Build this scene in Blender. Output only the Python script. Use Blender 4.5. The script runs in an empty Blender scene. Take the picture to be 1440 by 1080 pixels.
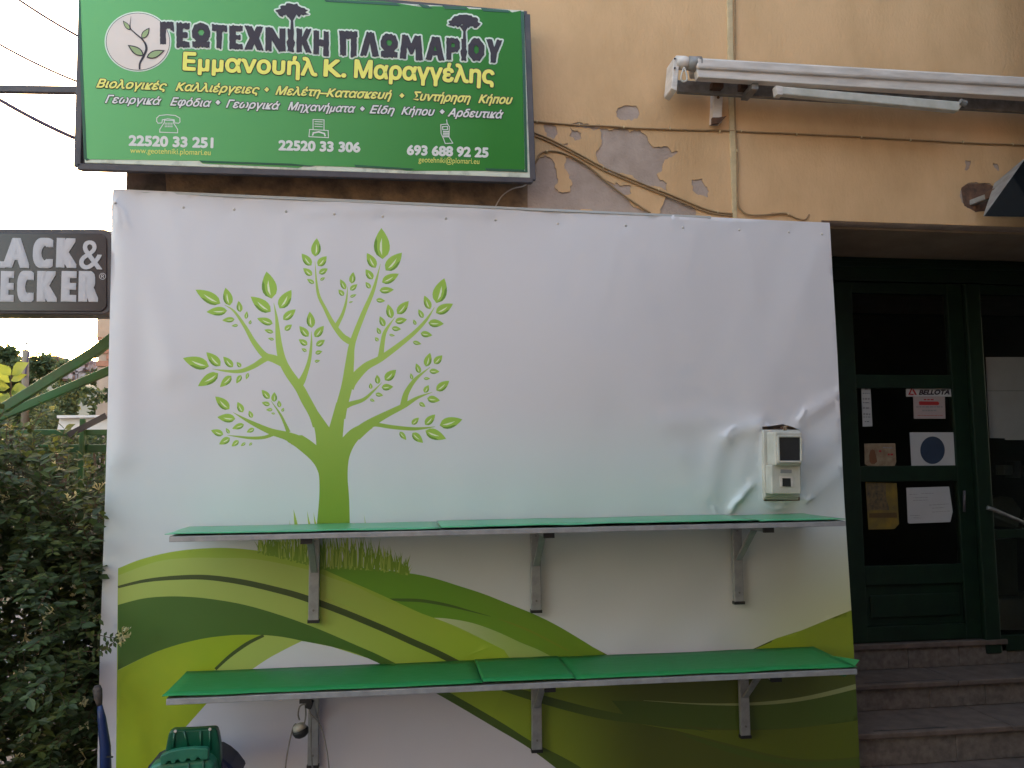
import bpy, bmesh, math, random
import numpy as np
from mathutils import Vector, Matrix, noise
from mathutils.geometry import delaunay_2d_cdt
R = math.radians
random.seed(7)
scn = bpy.context.scene
COL = scn.collection

# ------------------------------------------------------------------ camera
FPX = 1165.0
CAM = Vector((0.0, -4.1, 1.6))
def _loc(v):                       # image-space direction (right, down, forward) -> camera local
    return Vector((v[0], -v[1], -v[2])).normalized()
_n = _loc((-162, 110, FPX))
_h = _loc((8405, 40, FPX)); _h = (_h - _n * _h.dot(_n)).normalized()
_v = _h.cross(_n)
if _v.y < 0: _v = -_v
MW = Matrix((_h, _n, _v))          # camera local -> world
cd = bpy.data.cameras.new('camera'); cam = bpy.data.objects.new('camera', cd); COL.objects.link(cam)
cd.sensor_width = 36; cd.lens = 36 * FPX / 1440; cd.clip_start = .05; cd.clip_end = 3000
m4 = MW.to_4x4(); m4.translation = CAM; cam.matrix_world = m4
scn.camera = cam
def P(px, py, Y):                  # where the line of sight through a photo point meets the upright plane at depth Y
    d = MW @ Vector((px - 720, -(py - 540), -FPX))
    return CAM + d * ((Y - CAM.y) / d.y)

# ------------------------------------------------------------------ sky, sun, exposure
SUN_EL, SUN_AZ = 5.0, -25.0        # degrees above the horizon; from +Y towards +X
w = bpy.data.worlds.new('World'); scn.world = w; w.use_nodes = True
nt = w.node_tree; bg = nt.nodes['Background']
sky = nt.nodes.new('ShaderNodeTexSky'); sky.sky_type = 'NISHITA'; sky.sun_disc = False
sky.sun_elevation = R(SUN_EL); sky.sun_rotation = R(SUN_AZ); sky.dust_density = 2.5; sky.air_density = 1.0; sky.ozone_density = 1.0
tn = nt.nodes.new('ShaderNodeMix'); tn.data_type = 'RGBA'; tn.blend_type = 'MULTIPLY'; tn.inputs[0].default_value = 1; tn.inputs[7].default_value = (1.12, 1.0, .98, 1)
nt.links.new(sky.outputs[0], tn.inputs[6]); nt.links.new(tn.outputs[2], bg.inputs[0]); bg.inputs[1].default_value = .13
sl = bpy.data.lights.new('sun', 'SUN'); so = bpy.data.objects.new('sun', sl); COL.objects.link(so)
sl.energy = 2.0; sl.angle = R(.53); sl.color = (1, .86, .7)
sd = Vector((math.sin(R(SUN_AZ)) * math.cos(R(SUN_EL)), math.cos(R(SUN_AZ)) * math.cos(R(SUN_EL)), math.sin(R(SUN_EL))))
so.rotation_euler = sd.to_track_quat('Z', 'Y').to_euler()
vs = scn.view_settings; vs.view_transform = 'Standard'; vs.look = 'None'; vs.gamma = 1; vs.use_curve_mapping = False
vs.exposure = 4.08

# ------------------------------------------------------------------ helpers
def mat(name, col, rough=.6, var=.12, scale=6, bump=0, bscale=60, metal=0, spec=.5, col2=None, stops=(.35, .7), trans=0, translucent=0, stretch=(1, 1, 1)):
    m = bpy.data.materials.new(name); m.use_nodes = True
    t = m.node_tree; N = t.nodes; L = t.links; b = N['Principled BSDF']
    tc = N.new('ShaderNodeTexCoord'); mp = N.new('ShaderNodeMapping'); mp.inputs['Scale'].default_value = stretch
    L.new(tc.outputs['Object'], mp.inputs[0])
    nz = N.new('ShaderNodeTexNoise'); nz.inputs['Scale'].default_value = scale; nz.inputs['Detail'].default_value = 6; nz.inputs['Roughness'].default_value = .6
    L.new(mp.outputs[0], nz.inputs['Vector'])
    rp = N.new('ShaderNodeValToRGB'); rp.color_ramp.elements[0].position = stops[0]; rp.color_ramp.elements[1].position = stops[1]
    c = col; d = col2 if col2 else tuple(x * (1 - var * 2) for x in c)
    rp.color_ramp.elements[0].color = (*d, 1); rp.color_ramp.elements[1].color = (*c, 1)
    L.new(nz.outputs['Fac'], rp.inputs[0]); L.new(rp.outputs[0], b.inputs['Base Color'])
    b.inputs['Roughness'].default_value = rough; b.inputs['Metallic'].default_value = metal; b.inputs['Specular IOR Level'].default_value = spec
    b.inputs['Transmission Weight'].default_value = trans
    if bump:
        n2 = N.new('ShaderNodeTexNoise'); n2.inputs['Scale'].default_value = bscale; n2.inputs['Detail'].default_value = 5
        L.new(mp.outputs[0], n2.inputs['Vector'])
        bp = N.new('ShaderNodeBump'); bp.inputs['Strength'].default_value = min(1, bump); bp.inputs['Distance'].default_value = .004
        L.new(n2.outputs['Fac'], bp.inputs['Height']); L.new(bp.outputs[0], b.inputs['Normal'])
    if translucent:
        tr = N.new('ShaderNodeBsdfTranslucent'); mx = N.new('ShaderNodeMixShader'); mx.inputs[0].default_value = translucent
        L.new(rp.outputs[0], tr.inputs[0]); L.new(b.outputs[0], mx.inputs[1]); L.new(tr.outputs[0], mx.inputs[2])
        L.new(mx.outputs[0], N['Material Output'].inputs[0])
    return m
def tag(o, label=None, cat=None, group=None, kind=None):
    if label: o['label'] = label
    if cat: o['category'] = cat
    if group: o['group'] = group
    if kind: o['kind'] = kind
    return o
def empty(name, loc, label=None, cat=None, group=None, kind=None):
    o = bpy.data.objects.new(name, None); COL.objects.link(o); o.location = loc; o.empty_display_size = .1
    return tag(o, label, cat, group, kind)
def worigin(o):
    v = Vector((0, 0, 0))
    while o: v = v + o.location; o = o.parent
    return v
class MB:
    def __init__(s): s.v = []; s.f = []; s.mi = []
    def add(s, vs_, fs, mi=0):
        k = len(s.v); s.v += [Vector(v) for v in vs_]; s.f += [tuple(i + k for i in f) for f in fs]; s.mi += [mi] * len(fs); return s
    def box(s, a, b, mi=0):
        x0, y0, z0 = (min(a[i], b[i]) for i in range(3)); x1, y1, z1 = (max(a[i], b[i]) for i in range(3))
        return s.add([(x0,y0,z0),(x1,y0,z0),(x1,y1,z0),(x0,y1,z0),(x0,y0,z1),(x1,y0,z1),(x1,y1,z1),(x0,y1,z1)],
            [(0,3,2,1),(4,5,6,7),(0,1,5,4),(1,2,6,5),(2,3,7,6),(3,0,4,7)], mi)
    def slab(s, front, dy, mi=0):      # closed outline of 3D points extruded by vector dy
        n = len(front); dv = Vector(dy) if not isinstance(dy, (int, float)) else Vector((0, dy, 0))
        A = [Vector(p) for p in front]; B = [p + dv for p in A]
        return s.add(A + B, [tuple(range(n)), tuple(range(2*n-1, n-1, -1))] + [(i, i+n, (i+1) % n + n, (i+1) % n) for i in range(n)], mi)
    def bar(s, a, b, w_, h_, mi=0, up=(0,0,1)):
        a = Vector(a); b = Vector(b); d = (b - a).normalized(); u = Vector(up)
        if abs(d.dot(u)) > .97: u = Vector((0, 1, 0))
        x = d.cross(u).normalized() * w_ / 2; y = x.cross(d).normalized() * h_ / 2
        return s.slab([a-x-y, a+x-y, a+x+y, a-x+y], b - a, mi)
    def tube(s, pts, r, n=8, mi=0, caps=True):
        pts = [Vector(p) for p in pts]; rs = r if isinstance(r, (list, tuple)) else [r] * len(pts)
        k = len(s.v); pu = None
        for i, p in enumerate(pts):
            d = (pts[min(i+1, len(pts)-1)] - pts[max(i-1, 0)]).normalized()
            if pu is None: pu = d.orthogonal().normalized()
            u = (pu - d * pu.dot(d)).normalized(); pu = u; q = d.cross(u)
            for j in range(n):
                a = 2 * math.pi * j / n; s.v.append(p + (u * math.cos(a) + q * math.sin(a)) * rs[i])
        for i in range(len(pts) - 1):
            for j in range(n):
                s.f.append((k+i*n+j, k+i*n+(j+1) % n, k+(i+1)*n+(j+1) % n, k+(i+1)*n+j)); s.mi.append(mi)
        if caps:
            s.f.append(tuple(k + j for j in range(n-1, -1, -1))); s.f.append(tuple(k + (len(pts)-1)*n + j for j in range(n))); s.mi += [mi, mi]
        return s
    def build(s, name, m, parent=None, bevel=0, smooth=False, origin=None, seg=2):
        me = bpy.data.meshes.new(name)
        if parent is not None: og = worigin(parent)
        elif origin is not None: og = Vector(origin)
        else:
            xs = [v.x for v in s.v]; ys = [v.y for v in s.v]; zs = [v.z for v in s.v]
            og = Vector(((min(xs)+max(xs))/2, (min(ys)+max(ys))/2, min(zs)))
        loc = Vector((0,0,0))
        if parent is None: loc = og
        me.from_pydata([tuple(v - og) for v in s.v], [], s.f)
        ms = m if isinstance(m, (list, tuple)) else [m]
        for q in ms: me.materials.append(q)
        for p, i in zip(me.polygons, s.mi): p.material_index = i; p.use_smooth = smooth
        bm = bmesh.new(); bm.from_mesh(me); bmesh.ops.recalc_face_normals(bm, faces=bm.faces); bm.to_mesh(me); bm.free()
        o = bpy.data.objects.new(name, me); COL.objects.link(o); o.location = loc
        if parent is not None: o.parent = parent
        if bevel:
            b = o.modifiers.new('bevel', 'BEVEL'); b.width = bevel; b.segments = seg; b.limit_method = 'ANGLE'; b.angle_limit = R(40); b.harden_normals = False
        return o
def spline(pts, n=8):              # Catmull-Rom through 2D/3D points
    pts = [Vector(p) for p in pts]; out = []
    for i in range(len(pts) - 1):
        p0 = pts[max(i-1, 0)]; p1 = pts[i]; p2 = pts[i+1]; p3 = pts[min(i+2, len(pts)-1)]
        for k in range(n):
            t = k / n; out.append(.5 * ((2*p1) + (-p0+p2)*t + (2*p0-5*p1+4*p2-p3)*t*t + (-p0+3*p1-3*p2+p3)*t**3))
    out.append(pts[-1]); return out
def ribbon(pts, n=7):              # (x,y,width) stations -> closed 2D outline
    s = spline([Vector((a, b, c)) for a, b, c in pts], n); Lf = []; Rt = []
    for i, p in enumerate(s):
        d = (s[min(i+1, len(s)-1)] - s[max(i-1, 0)]).xy.normalized(); q = Vector((-d.y, d.x)) * max(p.z, .3) / 2
        Lf.append(p.xy + q); Rt.append(p.xy - q)
    return Lf + Rt[::-1]

def cdt(pts, faces, eps):           # constrained triangulation; outlines are turned counter-clockwise first
    fs = []
    for f in faces:
        a = sum(pts[f[i]].x * pts[f[(i+1) % len(f)]].y - pts[f[(i+1) % len(f)]].x * pts[f[i]].y for i in range(len(f)))
        fs.append(list(f) if a > 0 else list(f)[::-1])
    return delaunay_2d_cdt(pts, [], fs, 1, eps)
_tc = {}
def text2d(body, shear=0.0):      # built-in font -> flat verts (baseline 0, cap height 1) + faces, strokes united
    key = (body, shear)
    if key in _tc: return _tc[key]
    c = bpy.data.curves.new('lettering', 'FONT'); c.body = body.translate({0x39a: 'K', 0x3c0: '\u043f'}); c.resolution_u = 12     # same shapes, glyphs that fill cleanly
    c.resolution_u = 12; c.fill_mode = 'FRONT'
    o = bpy.data.objects.new('lettering', c); COL.objects.link(o)
    dg = bpy.context.evaluated_depsgraph_get(); me = bpy.data.meshes.new_from_object(o.evaluated_get(dg))
    pv = [Vector((v.co.x / .68, v.co.y / .68)) for v in me.vertices]; pf = [tuple(p.vertices) for p in me.polygons]
    ed = set()
    for f in pf:
        for i in range(len(f)): ed.add(tuple(sorted((f[i], f[(i+1) % len(f)]))))
    cv_, ce_, cf_, a_, b_, of_ = delaunay_2d_cdt(pv, list(ed), [], 0, 1e-6)
    T = np.array([[[pv[i].x, pv[i].y] for i in f[:3]] for f in pf]); out = []
    for f in cf_:
        m = sum((cv_[i] for i in f), Vector((0, 0))) / len(f)
        s_ = [(T[:, (k+1) % 3, 0]-T[:, k, 0]) * (m.y-T[:, k, 1]) - (T[:, (k+1) % 3, 1]-T[:, k, 1]) * (m.x-T[:, k, 0]) for k in range(3)]
        if (((s_[0] > 0) & (s_[1] > 0) & (s_[2] > 0)) | ((s_[0] < 0) & (s_[1] < 0) & (s_[2] < 0))).any(): out.append(tuple(f))
    r = ([(v.x + shear * v.y, v.y) for v in cv_], out)
    bpy.data.objects.remove(o); bpy.data.curves.remove(c); bpy.data.meshes.remove(me)
    _tc[key] = r; return r
def put_text(mb, body, p0, p1, cap, Y, bold=0, shear=0, mi=0, grow=0, square=False):
    """baseline from photo point p0 to p1 on the upright plane Y; bold and grow thicken the strokes (in cap heights)"""
    vs_, fs = text2d(body, shear); p0 = Vector(p0); p1 = Vector(p1); d = p1 - p0; u = d.normalized(); up = Vector((u.y, -u.x))
    x0 = min(v[0] for v in vs_); x1 = max(v[0] for v in vs_); rb_ = bold * cap; rv_ = rb_ * (.48 if square else 1); rr_ = (bold + grow) * cap
    s0 = p0 + u * rb_; s1 = p1 - u * rb_; dd = s1 - s0
    rings = max(1, math.ceil(rr_ / 1.7)) if rr_ > .3 else 0; m = 0
    for g in range(rings, -1, -1):
        if g == 0 and rings: break
        n = (24 if square else 8) if rings else 1
        for k in range(n):
            a = 2 * math.pi * k / n; r_ = (rr_ * g / rings) if rings else 0
            off = (u * math.cos(a) + up * math.sin(a)) * r_
            if square: e_ = max(abs(math.cos(a)), abs(math.sin(a))); off = (u * math.cos(a) * .9 + up * math.sin(a) * .48) * (r_ / e_)
            q_ = [s0 + dd * ((x - x0) / (x1 - x0)) + up * (cap - 2 * rv_) * y + up * rv_ + off for x, y in vs_]
            mb.add([P(q.x, q.y, Y - m * .00004) for q in q_], fs, mi); m += 1

# ------------------------------------------------------------------ materials
M = {}
M['paint'] = mat('ochre_wall_paint', (.68, .425, .225), .85, scale=1.7, col2=(.55, .335, .165), bump=.7, bscale=45, stops=(.3, .62), stretch=(1.6, 1, .8))
M['bare'] = mat('bare_plaster', (.47, .36, .30), .95, scale=7, col2=(.36, .27, .22), bump=.8, bscale=80)
M['brownrough'] = mat('weathered_render', (.34, .22, .13), .95, scale=9, col2=(.13, .09, .065), bump=1, bscale=70)
M['soffit'] = mat('soffit_plaster', (.42, .31, .21), .9, scale=3, col2=(.30, .21, .14), bump=.5)
M['alu'] = mat('brushed_aluminium', (.40, .40, .41), .42, scale=20, col2=(.29, .29, .295), metal=.25, stretch=(1, 1, 1))
M['black'] = mat('black_plastic', (.02, .02, .022), .5)
M['gfilm'] = mat('green_shelf_sheet', (.018, .22, .055), .5, scale=14, col2=(.028, .24, .08), bump=.25, bscale=22, spec=.25, stretch=(1, 5, 1), stops=(.36, .56))
M['gfilm_sheen'] = mat('green_shelf_sheet_sheen', (.05, .30, .13), .3, scale=14, col2=(.09, .33, .18), bump=.12, bscale=20, spec=.6, stretch=(1, 5, 1), stops=(.36, .56))  # same sheet as below, its grazing reflection put into a paler base colour
M['signframe'] = mat('dark_sign_frame', (.045, .038, .048), .5, scale=9, col2=(.08, .065, .07))
M['signwhite'] = mat('weathered_white_panel', (.62, .63, .52), .5, scale=14, col2=(.34, .35, .28), stops=(.3, .5))
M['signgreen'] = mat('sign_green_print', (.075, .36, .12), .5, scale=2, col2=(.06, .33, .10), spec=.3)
M['signdark'] = mat('sign_dark_green_edge', (.004, .09, .04), .4)
M['ink'] = mat('dark_print', (.03, .018, .028), .6, var=.05)
M['pale'] = mat('pale_grey_print', (.68, .76, .64), .45, var=.03)
M['cream'] = mat('cream_print', (.74, .62, .55), .4, var=.03)
M['white'] = mat('white_print', (.72, .70, .66), .4, var=.03)
M['yellow'] = mat('yellow_print', (.86, .78, .13), .4, var=.03)
M['yellow2'] = mat('ochre_yellow_print', (.80, .74, .16), .4, var=.03)
M['leafink'] = mat('leaf_green_print', (.30, .38, .16), .4, var=.03)
M['cable'] = mat('painted_cable', (.34, .21, .10), .7, scale=20)
M['conduit'] = mat('painted_conduit', (.62, .47, .27), .7, scale=20)
M['wire'] = mat('overhead_wire', (.06, .04, .09), .6)
M['enamel'] = mat('dirty_white_enamel', (.74, .67, .62), .45, scale=8, col2=(.52, .46, .42), stretch=(.6, 1, 3))
M['greymetal'] = mat('grey_metal', (.30, .29, .28), .5, scale=16, col2=(.17, .15, .14), metal=.2)
M['rust'] = mat('rusty_metal', (.12, .055, .03), .9, scale=30, col2=(.08, .04, .025), bump=.6)
M['meter'] = mat('aged_white_plastic', (.58, .55, .50), .45, scale=9, col2=(.44, .42, .36))
M['doorgreen'] = mat('dark_green_door_paint', (.008, .026, .012), .5, scale=8, col2=(.006, .016, .009), bump=.2, spec=.35)
M['marble'] = mat('pinkish_marble', (.20, .165, .145), .65, scale=26, col2=(.11, .088, .077), bump=.15)
M['marble2'] = mat('grey_marble_tread', (.17, .125, .105), .75, scale=11, col2=(.105, .078, .066), bump=.1, spec=.25)
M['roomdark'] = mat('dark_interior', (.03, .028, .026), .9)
M['paperw'] = mat('white_paper', (.50, .50, .50), .8, var=.04)
M['papergrey'] = mat('greyed_paper', (.27, .27, .265), .8, var=.06)
M['paperpink'] = mat('pinkish_paper', (.42, .34, .33), .8, var=.04)
M['papercream'] = mat('cream_paper', (.34, .27, .18), .8, scale=20, col2=(.22, .14, .08))
M['navy'] = mat('navy_print', (.03, .05, .09), .7)
M['red'] = mat('red_print', (.45, .03, .03), .6)
M['faint'] = mat('faint_grey_print', (.30, .29, .30), .8)
M['bdblack'] = mat('black_lightbox_face', (.018, .012, .016), .25, scale=3, col2=(.035, .02, .028))
M['concrete'] = mat('grey_paving', (.14, .14, .15), .9, scale=3, col2=(.10, .10, .105), bump=.5)
M['gsteel'] = mat('green_painted_steel', (.03, .16, .05), .5, scale=9, col2=(.05, .10, .035))
M['leaf1'] = mat('leaf_mid', (.085, .125, .034), .6, scale=3, col2=(.05, .085, .025), translucent=.4)
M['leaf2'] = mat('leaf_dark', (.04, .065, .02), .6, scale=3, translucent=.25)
M['leaf3'] = mat('leaf_young', (.14, .17, .04), .5, scale=3, translucent=.45)
M['petal'] = mat('honeysuckle_petal', (.78, .74, .55), .6, scale=30, col2=(.66, .58, .26), translucent=.3)
M['hleaf1'] = mat('hillside_leaf', (.115, .15, .06), .6, scale=3, col2=(.07, .10, .045), translucent=.5)
M['hleaf2'] = mat('hillside_leaf_dark', (.08, .11, .05), .6, scale=3, translucent=.4)
M['hleaf3'] = mat('hillside_leaf_yellow', (.17, .18, .06), .6, scale=3, translucent=.5)
M['stem'] = mat('brown_stem', (.10, .06, .035), .8)
M['blue'] = mat('blue_plastic', (.012, .03, .12), .35)
M['gplastic'] = mat('green_plastic', (.006, .10, .05), .3, scale=6, col2=(.004, .065, .035))
M['gplastic2'] = mat('worn_green_plastic', (.03, .19, .11), .35, scale=6, col2=(.02, .13, .075))
M['wood'] = mat('weathered_pole_wood', (.24, .19, .14), .9, scale=12, stretch=(4, 4, .5), bump=.5)
M['earth'] = mat('dry_hill_soil', (.16, .13, .09), .95, scale=1, col2=(.09, .09, .05), bump=.5, bscale=6)
M['rock'] = mat('pale_rubble', (.45, .40, .42), .9, scale=6, col2=(.25, .17, .16))
M['brick'] = mat('red_brick', (.42, .20, .13), .9, scale=9, col2=(.30, .14, .09))
M['mortar'] = mat('pale_mortar', (.42, .32, .25), .95)
M['farwhite'] = mat('white_roof_sheet', (.72, .68, .68), .6, var=.05)

def glare_x(m, c_left, c_right, x0, x1):     # veiling sky glare put into the print colour, lighter towards one end
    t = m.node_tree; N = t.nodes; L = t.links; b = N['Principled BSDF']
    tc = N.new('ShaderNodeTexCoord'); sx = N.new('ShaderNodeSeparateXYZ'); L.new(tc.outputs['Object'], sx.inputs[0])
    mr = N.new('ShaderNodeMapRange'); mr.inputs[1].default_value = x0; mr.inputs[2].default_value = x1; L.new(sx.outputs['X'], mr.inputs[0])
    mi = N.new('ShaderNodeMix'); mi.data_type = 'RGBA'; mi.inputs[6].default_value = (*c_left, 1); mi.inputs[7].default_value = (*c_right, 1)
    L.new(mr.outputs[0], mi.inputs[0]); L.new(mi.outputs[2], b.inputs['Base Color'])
glare_x(M['signgreen'], (.16, .47, .17), (.02, .18, .012), -1.1, .9)
# clear glass for the shop door
gm = bpy.data.materials.new('door_glass'); gm.use_nodes = True; M['glass'] = gm
N = gm.node_tree.nodes; L = gm.node_tree.links
gl = N.new('ShaderNodeBsdfGlossy'); gl.inputs['Roughness'].default_value = .04; gl.inputs[0].default_value = (.9, .95, .92, 1)
tp = N.new('ShaderNodeBsdfTransparent'); tp.inputs[0].default_value = (.86, .9, .88, 1)
fr = N.new('ShaderNodeFresnel'); fr.inputs[0].default_value = 1.5
mx = N.new('ShaderNodeMixShader'); L.new(fr.outputs[0], mx.inputs[0]); L.new(tp.outputs[0], mx.inputs[1]); L.new(gl.outputs[0], mx.inputs[2])
L.new(mx.outputs[0], N['Material Output'].inputs[0])

# ------------------------------------------------------------------ setting: ground, the street behind the viewer
g = MB(); g.add([(-400, -400, 0), (400, -400, 0), (400, 600, 0), (-400, 600, 0)], [(0, 1, 2, 3)])
tag(g.build('ground', M['concrete'], origin=(0, 0, 0)), kind='structure')

XC = P(178, 250, 0).x              # the building's left corner
XD = P(1163, 500, 0).x             # where the doorway recess begins
ZL = P(1300, 318, 0).z             # bottom of the wall above the recess
DY = .66                           # depth of the recess
XR = 7.0
# ------------------------------------------------------------------ building wall
bw = empty('shop_building', (XC, 0, 0), 'ochre plastered shop building with peeling paint above the recessed doorway', 'building')
wl = MB(); wl.slab([(XC, .003, 0), (XD, .003, 0), (XD, .003, ZL), (XR, .003, ZL), (XR, .003, 6.5), (XC, .003, 6.5)], 2.6)
wl.build('wall', [M['bare']], bw, bevel=.02)
def jag(poly, amt, it=3, seed=0):
    rnd = random.Random(seed); p = [Vector(q) for q in poly]
    for k in range(it):
        o = []
        for i in range(len(p)):
            a = p[i]; b = p[(i+1) % len(p)]; d = b - a; nn = Vector((-d.y, d.x))
            o += [a, (a + b) / 2 + nn * rnd.uniform(-amt, amt)]
        p = o
    return p
c3 = lambda L_: [(740 + x / 3.483, y / 3.483) for x, y in L_]
patches = [
 c3([(440,545),(450,530),(490,517),(540,518),(553,550),(545,580),(515,592),(480,590),(440,570)]),
 c3([(355,630),(460,628),(560,640),(590,665),(610,710),(650,720),(685,718),(710,745),(745,745),(700,770),(670,800),(665,840),(640,855),(690,900),(690,935),(620,915),(520,860),(380,815),(345,780),(345,740),(370,690)]),
 c3([(-70,790),(40,800),(90,760),(130,790),(140,820),(150,860),(140,920),(180,945),(215,940),(225,900),(200,840),(185,810),(190,770),(240,780),(300,810),(380,880),(430,905),(440,895),(510,910),(515,945),(480,955),(500,980),(590,1030),(620,1120),(-80,1120)]),
 c3([(85,610),(145,620),(150,660),(135,682),(100,670),(90,640)]),
 c3([(215,625),(270,650),(272,680),(240,690),(210,665),(222,645)]),
 c3([(180,705),(200,700),(203,712),(185,717)]),
 c3([(812,880),(830,880),(860,875),(870,900),(895,940),(890,965),(850,955),(815,935),(808,905)]),
 c3([(690,960),(740,975),(780,1000),(830,1030),(880,1110),(655,1110),(670,1000)]),
 c3([(200,604),(360,608),(362,626),(290,630),(215,616)]),
 [(1352,264),(1360,258),(1385,257),(1400,262),(1402,285),(1392,297),(1372,299),(1356,290),(1350,278)],
 [(1357,225),(1365,226),(1364,232),(1360,240),(1356,239)],
 [(1396,229),(1402,230),(1405,241),(1402,240)],
 [(100,225),(730,246),(742,300),(100,290)],
]
def wall_sheet(name, outer, holes, grid, Y, disp, m, parent, keep=None):
    pts = [Vector((a[0], a[1])) for a in outer]; faces = [list(range(len(pts)))]
    for h in holes:
        k = len(pts); pts += [Vector((a[0], a[1])) for a in h]; faces.append(list(range(k, len(pts))))
    x0 = min(p.x for p in outer); x1 = max(p.x for p in outer); z0 = min(p.y for p in outer); z1 = max(p.y for p in outer)
    if grid:
        x = x0 + grid
        while x < x1 - grid / 2:
            z = z0 + grid
            while z < z1 - grid / 2: pts.append(Vector((x, z))); z += grid
            x += grid
    return cdt(pts, faces, 1e-5)
def P2(px, py, Y): q = P(px, py, Y); return Vector((q.x, q.z))
YP = 0.0
outer = [Vector((XC+.001, 1.9)), Vector((XD, 1.9)), Vector((XD, ZL+.012)), Vector((XR, ZL+.012)), Vector((XR, 6.4)), Vector((XC+.001, 6.4))]
hp = []
for i, p in enumerate(patches):
    q = [P2(a, b, YP) for a, b in p]
    hp.append(jag(q, .19, 4, i + 3))
cv, ce, cf, ov, oe, of = wall_sheet('paint', outer, hp, 0, YP, None, None, None)
pb = MB(); keep = []
for f, o_ in zip(cf, of):
    if 0 in o_ and len(o_) == 1: keep.append(f)
vv = [(p.x, YP - .001, p.y) for p in cv]
pb.add(vv, keep)
ps = pb.build('paint_coat', M['paint'], bw)
so_ = ps.modifiers.new('thick', 'SOLIDIFY'); so_.thickness = .003; so_.offset = 0
# brown weathered render below the sign, proud of the wall
st = MB(); st.slab([P(170, 236, -.002)*1, P(232, 238, -.002), P(236, 300, -.002), P(176, 300, -.002)], .004)
st.v = [Vector((max(v.x, XC), v.y, v.z)) for v in st.v]
st.build('corner_stone', mat('dark_weathered_corner', (.13, .10, .085), .95, scale=9, col2=(.05, .04, .035), bump=1), bw)
rr = MB(); rr.slab([P(2+230, 238, -.004), P(742, 250, -.004), P(742, 300, -.004), P(236, 296, -.004)], .006)
rr.build('weathered_render', M['brownrough'], bw)
# soffit / recess
sf = MB(); sf.box((XD - .3, DY + .02, 0), (XR, DY + .25, ZL - .0)) ;
# back wall of recess above the door is the door frame itself; soffit slab:
sf = MB(); sf.box((XD + .002, .06, ZL + .004), (XR - .01, DY + .3, ZL - .012)); sf.build('soffit', M['soffit'], bw)
fl = MB(); fl.box((XD - .02, DY + .05, 0), (XR, 2.6, .2))
jl = MB(); jl.box((XD - .02, .02, 0), (XD + .012, DY + .2, ZL - .015)); jl.build('doorway_jamb', M['soffit'], bw)

# ------------------------------------------------------------------ printed banner
YB = -.06
c4 = lambda L_: [(150 + x / 2.841, 700 + y / 2.841) for x, y in L_]
c5 = lambda L_: [(540 + x / 2.842, 700 + y / 2.842) for x, y in L_]
c6 = lambda L_: [(880 + x / 2.841, 700 + y / 2.841) for x, y in L_]
def sm(pts, n=5): return [tuple(p) for p in spline([Vector(p) for p in pts], n)]
def stripe(pts): return ribbon(pts, 6)
shapes = []                        # (outline in photo points, material slot), later ones on top
BM = ['base', 'olive', 'limerim', 'lime', 'dark', 'stripe', 'hill', 'lens', 'treeg', 'leafa', 'leafhi', 'leafdk', 'grassa', 'grassb', 'lime2', 'palestripe', 'hem', 'yellowlime', 'limetri']
def S(poly, key): shapes.append(([Vector(p) for p in poly], BM.index(key)))
limeTop = c4([(46,282),(140,245),(280,213),(450,200),(600,210),(700,230),(810,260),(900,300),(1000,345)]) + c5([(0,393),(100,440),(200,485),(330,540),(480,608)])
stripeLow = [(1215,1100),(860,1100)]
# right field below the lower shelf
S([(834,910),(900,945),(1000,940),(1091,898),(1126,886.6),(1197,857.7),(1225,845),(1225,1110),(850,1110),(800,1076),(745,1048),(690,1016),(600,966),(640,930),(700,905)], 'olive')
S(sm([(1085,903),(1091,898),(1126,886.6),(1197,857.7),(1225,845)]) + [(1225,940),(1050,940),(1050,918)], 'limetri')
S(sm([(860,985),(926,987),(985,991),(1056,991),(1126,984),(1225,960)]) + sm([(1225,1008),(1204,1013),(1120,1023),(1038,1025.6),(960,1020),(880,1008)]), 'dark')
S(sm([(900,1018),(960,1025),(1038,1027),(1120,1024),(1225,1010)]) + sm([(1225,1062),(1150,1068),(1091,1062),(1021,1045),(950,1027)]), 'lime2')
S(sm([(950,1029),(1021,1048),(1091,1065),(1150,1071),(1225,1064)]) + sm([(1225,1076),(1130,1078),(1040,1062),(980,1042)]), 'dark')
S(stripe([(691,962,9),(769,985,12),(839,1003,12),(900,1013,9),(960,1022,3),(1000,1030,.5)]), 'dark')
S(stripe([(905,985,.5),(985,990,2),(1056,990,4),(1126,983,5.5),(1204,965,7),(1225,958,7)]), 'palestripe')
# green hill behind
S([(430,792)] + sm([(448.6,797),(485,797),(518,799),(578.6,806.6),(610,813),(645.6,824),(681,835.5),(716,849.5),(751,863.6),(786,881),(834,910),(880,940)]) +
  sm([(800,935),(758,914),(733.5,904),(698,888),(663,876),(628,870),(603,869)]) + [(560,880),(430,830)], 'hill')
S(stripe([(545,842,.5),(560,843.6,4),(593,845,4.5),(628,851,4),(660,859,2),(690,867,.5)]), 'dark')
S(stripe([(700,870,.5),(725,879,2.5),(751,890,3),(791.6,911,2.5),(800,915,1)]), 'lime2')
S(sm([(603,869),(628,870),(663,876),(698,888),(733.5,904),(758,914),(780,926)]) + [(720,930)] + sm([(709,914),(656,890),(610,871)]), 'lens')
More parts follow.
